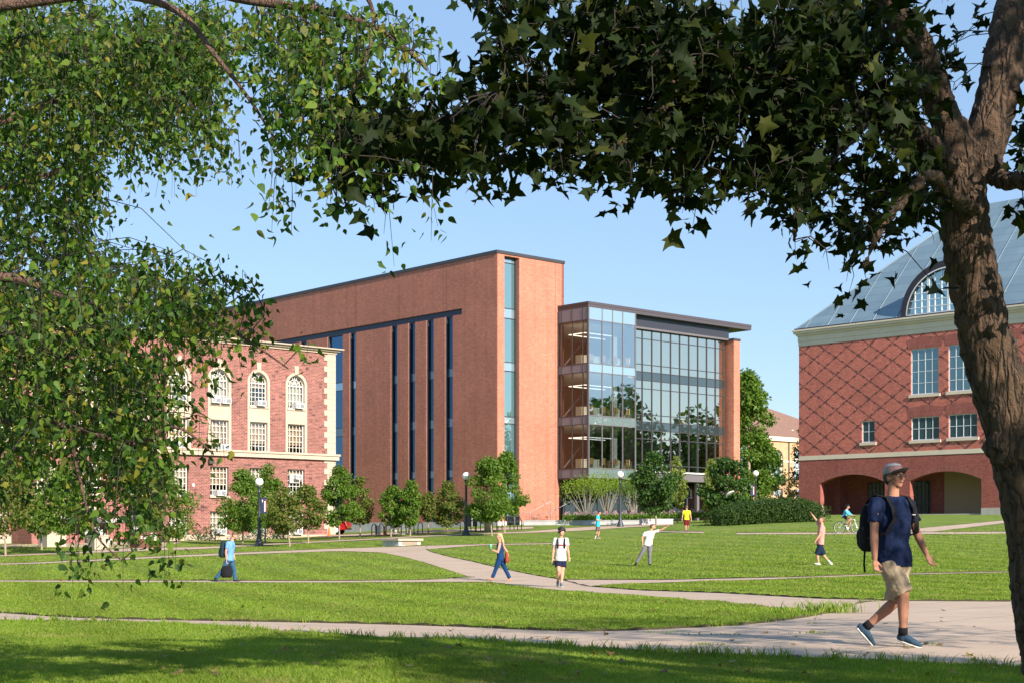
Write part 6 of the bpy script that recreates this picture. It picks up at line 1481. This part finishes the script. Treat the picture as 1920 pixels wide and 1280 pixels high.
ex_ = straps(sA, -1)+straps(sB, 1)+[('loose_strap', [bc-up_*.22-sdv*.1, bc-up_*.36-sdv*.11, bc-up_*.44-sdv*.1], (.014, .003))]
bag('backpack', 'black backpack worn by the young man in the grey cap', 'backpack', bc, .31, .48, .19, sdv, fw, M_BAG, ex_)
m = MB(); p0 = q['pelvis'].lerp(q['neck'], .70)+fw*.152+sdv*.09; m.obox(p0, sdv*.022, fw*.002, up_*.003); m.build('chest_mark', M_WHITE, body)
# ---- man with blue polo and two bags, left
sp = dict(shirt=cloth('light_blue_polo', (.13, .30, .60)), bottom=cloth('blue_jeans', (.03, .09, .17)), bname='jeans', shoe=cloth('dark_shoe', (.025, .025, .03)), hair='short', hairmat=M_HAIRB, leg=1.95, flare=.012, sleeve=.6, hem=.05)
J = dict(head=(440, 1003.2), neck=(434, 1012), sha=(427, 1017, -.16), shb=(434, 1017, .16), ela=(423.5, 1034, -.2), wra=(424.5, 1049, -.16), haa=(426, 1054, -.15), elb=(436, 1032, .2), wrb=(439, 1043, .12), hab=(440.5, 1047, .1),
 pelvis=(430.5, 1047), hipa=(428, 1050, -.08), hipb=(433, 1050, .08), kna=(417, 1069, -.09), ana=(404.5, 1084, -.08), toa=(405.5, 1090.5, -.1), knb=(439, 1067, .09), anb=(441, 1087.2, .08), tob=(449, 1090.8, .06))
W = person('man in light blue polo and jeans looking down, walking left of centre with two bags', (428, 1090.5), J, (.9, -.25, -.5), SK1, sp, 1.76)
base, q = W[2], W[1]
bag('backpack', 'dark teal backpack on the man in the light blue polo', 'backpack', base+(q['pelvis'].lerp(q['neck'], .52))+Vector((-.26, 0, 0)), .30, .56, .22, (0, 1, 0), (1, 0, 0), M_BAG2,
    [('strap', [base+q['sha'].lerp(q['neck'], .4)+Vector(v) for v in ((-.14, 0, 0), (-.02, 0, .07), (.10, 0, .0), (.14, 0, -.16), (.02, -.05, -.32))], (.028, .007))])
hc_ = base+q['haa']; bag('duffel_bag', 'black duffel bag hanging from the right hand of the man in the light blue polo', 'bag', hc_+Vector((-.02, 0, -.30)), .40, .40, .20, (1, 0, 0), (0, 1, 0), M_BAG, [('handle', [hc_+Vector(v) for v in ((-.10, 0, -.14), (-.05, 0, -.03), (.05, 0, -.03), (.08, 0, -.14))], .012)])
# ---- woman in blue jumpsuit
sp = dict(shirt=cloth('blue_jumpsuit', (.008, .04, .125)), bottom=None, hair='long', hairmat=M_BLOND, sleeve=0, hem=.05, leg=1.88, flare=.012, shoe=cloth('tan_sandal', (.35, .2, .13)), infl=.012, curl=.8)
sp['bottom'] = sp['shirt']; sp['bname'] = 'trousers'
J = dict(head=(936, 1005.5), neck=(937.5, 1014.5), sha=(937, 1018.5, -.15), shb=(940, 1018.5, .15), ela=(933.5, 1034.5, -.2), wra=(923.5, 1030.5, -.16), haa=(920, 1028, -.15), elb=(949, 1031, .18), wrb=(953, 1041, .1), hab=(953, 1045, .08),
 pelvis=(938.5, 1046), hipa=(937, 1048, -.07), hipb=(940, 1048, .07), kna=(929.5, 1066, -.06), ana=(922.5, 1084, -.06), toa=(914.5, 1085.8, -.08), knb=(947.5, 1066, .07), anb=(956.5, 1085, .06), tob=(948.5, 1090, .05), hairend=(944, 1026, .03))
W = person('blonde woman in blue jumpsuit carrying a mint cup and a red bag on the path', (936, 1089), J, (-1, -.12, -.02), SK1, sp, 1.66)
base, q, R3, bd = W[2], W[1], W[3], W[0]
MB().ell(q['head']+R3@Vector((0, .10, .035)), (.045, .03, .012), R3).build('sunglasses', M_BLK, bd)
ha = base+q['haa']; o = MB().lathe((0, 0, 0), [(.005, 0), (.032, 0), (.042, .13), (.046, .135), (.044, .15), (.005, .155)], 16).build('cup', principled('mint_cup', (.22, .62, .50), .4)); o.location = ha+Vector((0, -.03, -.0)); tag(o, 'mint green cup in the hand of the blonde woman', 'cup')
bag('shoulder_bag', 'dark red shoulder bag on the back of the blonde woman', 'bag', base+q['pelvis']+Vector((.20, -.02, .04)), .22, .36, .13, (0, 1, 0), (-1, 0, 0), cloth('red_leather', (.26, .05, .03)), [('strap', [base+q['sha'].lerp(q['neck'], .3)+Vector(v) for v in ((.0, 0, .05), (.06, -.0, .0), (.12, .0, -.2), (.2, .05, -.32))], (.02, .006))])
# ---- student in white tee walking towards the camera
sp = dict(shirt=cloth('white_tee', (.56, .55, .54)), stripes=(cloth('stripe_navy', (.03, .04, .09)), cloth('stripe_red', (.50, .07, .04))), bottom=cloth('navy_shorts', (.012, .016, .045)), shoe=cloth('grey_trainer', (.15, .16, .18)), sole=M_WHITE, hair='curly', hairmat=M_HAIRD, leg=.62, flare=.03, sleeve=.62, hem=.06, beard=True)
J = dict(head=(1052.8, 998), neck=(1052, 1007.5), sha=(1041, 1010.5), shb=(1062, 1010.5), ela=(1038, 1029, -.02), wra=(1036, 1045, -.1), haa=(1036.2, 1051.5, -.12), elb=(1064.8, 1029), wrb=(1066.8, 1043, -.1), hab=(1067.5, 1049, -.12),
 pelvis=(1051.5, 1047), hipa=(1047.5, 1050), hipb=(1055.5, 1050), kna=(1047.3, 1069, -.12), ana=(1046, 1090, .08), toa=(1045, 1098, -.08), knb=(1054.8, 1070, -.05), anb=(1052.5, 1093.6, -.22), tob=(1054, 1099, -.42))
W = person('curly haired young man in white striped tee and navy shorts walking towards the viewer', (1050, 1100.5), J, (.05, -1, -.45), SK1, sp, 1.74)
base, q = W[2], W[1]; nk_ = base+q['neck']; dn_ = Vector((0, 0, 1))
st_ = []
for sx in (-1, 1): st_.append(('strap', [nk_+Vector((sx*.10, y, z)) for y, z in ((.15, -.08), (.04, .0), (-.10, -.03), (-.155, -.14), (-.155, -.28), (-.02, -.36))], (.022, .006)))
bag('backpack', 'black backpack behind the curly haired young man, straps over his white tee', 'backpack', base+q['pelvis'].lerp(q['neck'], .55)+Vector((0, .25, 0)), .27, .44, .17, (1, 0, 0), (0, -1, 0), M_BAG, st_)
o = MB().obox((0, 0, 0), (.035, 0, 0), (0, .005, 0), (0, 0, .07)).build('phone', M_BLK); o.location = base+q['haa']+Vector((.035, -.03, -.05)); o.rotation_euler = (0, rad(12), 0); tag(o, 'black phone in the hand of the curly haired young man', 'phone')
# ---- disc thrower in white
sp = dict(shirt=cloth('plain_white_tee', (.62, .61, .60)), bottom=cloth('grey_trousers', (.15, .15, .17)), bname='trousers', shoe=cloth('black_shoe', (.015, .015, .015)), hair='short', hairmat=M_HAIRB, leg=1.95, flare=.02, sleeve=.6, hem=.05, beard=True, curl=.1)
J = dict(head=(1224.3, 987), neck=(1220, 994), sha=(1210, 998.5, -.05), shb=(1229, 996, .05), ela=(1203.8, 1007.5, -.1), wra=(1205, 1018, -.12), haa=(1205.3, 1022.5, -.12), elb=(1240, 992.3, -.05), wrb=(1249.5, 986.8, -.1), hab=(1254.5, 984, -.12),
 pelvis=(1215, 1020), hipa=(1211.8, 1022), hipb=(1219, 1022), kna=(1203, 1037, -.05), ana=(1193, 1054.5), toa=(1190.5, 1059.5, -.1), knb=(1218, 1040, -.03), anb=(1218, 1057, .03), tob=(1220.8, 1059.8, -.1))
person('man in white tee and grey trousers leaning with one arm stretched out after a throw', (1206, 1060), J, (.9, -.4, 0), SK1, sp, 1.74)
# ---- catcher in pink
sp = dict(shirt=cloth('pink_tee', (.68, .27, .24)), bottom=cloth('dark_navy_shorts', (.01, .02, .045)), shoe=cloth('pale_trainer', (.5, .52, .5)), hair='short', hairmat=M_HAIRB, leg=.98, flare=.03, sleeve=.6, hem=.05, curl=.0)
J = dict(head=(1540.8, 974), neck=(1541, 983), sha=(1536.5, 984.5, .14), shb=(1541, 987, -.16), ela=(1530.5, 974.5, .16), wra=(1523, 964, .15), haa=(1520, 960, .15), elb=(1536.5, 1003, -.2), wrb=(1528.5, 1014.5, -.2), hab=(1526, 1019, -.2),
 pelvis=(1538, 1017.5), hipa=(1536, 1020, .07), hipb=(1539.5, 1020, -.07), kna=(1543.5, 1039.5, .09), ana=(1553, 1050.5, .09), toa=(1558.5, 1056.5, .05), knb=(1532, 1038.5, -.09), anb=(1534.8, 1055.8, -.08), tob=(1531.5, 1058, -.1))
person('man in pink tee and navy shorts raising one arm to catch the disc', (1540, 1058.5), J, (-.95, -.1, .35), SK1, sp, 1.77)
# ---- man in turquoise with phone
sp = dict(shirt=cloth('turquoise_tee', (.03, .42, .62)), bottom=cloth('brown_shorts', (.13, .09, .085)), shoe=cloth('pale_shoe', (.45, .4, .36)), sock=M_BAG, hair='short', hairmat=M_HAIRD, leg=.95, flare=.03, sleeve=.6, hem=.06)
J = dict(head=(1124.2, 960.5), neck=(1121.5, 965.2), sha=(1119.5, 967.2, -.16), shb=(1121.5, 967, .16), ela=(1118.8, 974, -.2), wra=(1124.8, 974.3, -.15), haa=(1127.3, 973.8, -.1), elb=(1121.5, 974, .2), wrb=(1125.5, 974.2, .12), hab=(1127.8, 973.8, .06),
 pelvis=(1120.8, 984.8), hipa=(1120, 986, -.07), hipb=(1121.5, 986, .07), kna=(1119.8, 995, -.08), ana=(1117.3, 1003, -.08), toa=(1116, 1007.4, -.1), knb=(1123.2, 995, .08), anb=(1121, 1007, .07), tob=(1124.3, 1009, .05))
W = person('man in turquoise tee and brown shorts looking down at a phone on the lawn', (1120, 1009.5), J, (.9, -.2, -.5), SK1, sp, 1.72)
o = MB().obox((0, 0, 0), (.035, 0, 0), (0, .006, 0), (0, 0, .07)).build('phone', M_BLK); o.location = W[2]+W[1]['hab']+Vector((.06, 0, .03)); o.rotation_euler = (0, rad(-40), 0); tag(o, 'black phone held by the man in turquoise', 'phone')
# ---- man in yellow seen from behind
sp = dict(shirt=cloth('yellow_tee', (.72, .70, .03)), bottom=cloth('maroon_shorts', (.13, .012, .02)), shoe=cloth('grey_shoe', (.15, .15, .16)), hair='short', hairmat=M_HAIRB, leg=.95, flare=.03, sleeve=.6, hem=.06)
J = dict(head=(1287.3, 950.2), neck=(1287.3, 955.6), sha=(1281.8, 957.6), shb=(1292.8, 957.6), ela=(1279.8, 965), wra=(1279, 971.5, -.03), haa=(1279, 974, -.04), elb=(1295, 965.8), wrb=(1296, 972.5, -.03), hab=(1296.3, 975, -.04),
 pelvis=(1287.3, 972), hipa=(1285.2, 973.5), hipb=(1289.6, 973.5), kna=(1285.6, 984), ana=(1286.2, 993.6), toa=(1286.4, 996, .13), knb=(1289.6, 983.6, .1), anb=(1289.4, 992.6, .25), tob=(1289.6, 995, .42))
person('man in bright yellow tee and maroon shorts walking away towards the pavilion', (1287, 996.5), J, (0, 1, -.15), SK1, sp, 1.76)
# ---- cyclist
bb_ = gpt(1590.5, 999.3); hdg = math.atan2(-.48, .88)
bicycle('white and silver bicycle ridden along the right lawn path', bb_, hdg, principled('silver_frame', (.62, .62, .60), .35, .3))
sp = dict(shirt=cloth('sky_blue_top', (.10, .42, .62)), bottom=cloth('black_shorts', (.01, .01, .015)), shoe=cloth('black_trainer', (.012, .012, .014)), sole=M_WHITE, hair='short', hairmat=M_HAIRD, leg=.5, flare=.01, sleeve=1.7, hem=.05)
def bk(x, y, z):     # a point in the bicycle's own axes
    c_, s_ = math.cos(hdg), math.sin(hdg); return Vector((bb_.x+x*c_-y*s_, bb_.y+x*s_+y*c_, bb_.z+z))
def inv(p, d0): return (CX+F*p.x/p.y, HY+F*(CZ-p.z)/p.y, p.y-d0)
d0 = bb_.y
pts = dict(head=(-.02, 0, 1.56), neck=(-.09, 0, 1.40), sha=(-.10, .18, 1.33), shb=(-.10, -.18, 1.33), ela=(.06, .24, 1.14), wra=(.22, .27, 1.06), haa=(.27, .27, 1.04), elb=(.06, -.24, 1.14), wrb=(.22, -.27, 1.06), hab=(.27, -.27, 1.04),
 pelvis=(-.25, 0, 1.0), hipa=(-.24, .09, .98), hipb=(-.24, -.09, .98), kna=(.12, .12, .72), ana=(-.03, .13, .29), toa=(.10, .13, .21), knb=(.17, -.12, .88), anb=(-.12, -.13, .55), tob=(.0, -.13, .49))
J = {k: inv(bk(*v), d0) for k, v in pts.items()}
W = person('rider in sky blue top, black shorts and dark helmet on the silver bicycle', (1590.5, 999.3), J, (.9, -.42, .0), SK1, sp, 1.66, d=d0)
bd, q, R3 = W[0], W[1], W[3]; m = MB(); m.ell(q['head']+R3@Vector((0, -.02, .065)), (.095, .125, .078), R3, 16, 10); m.build('helmet', M_BLK, bd)
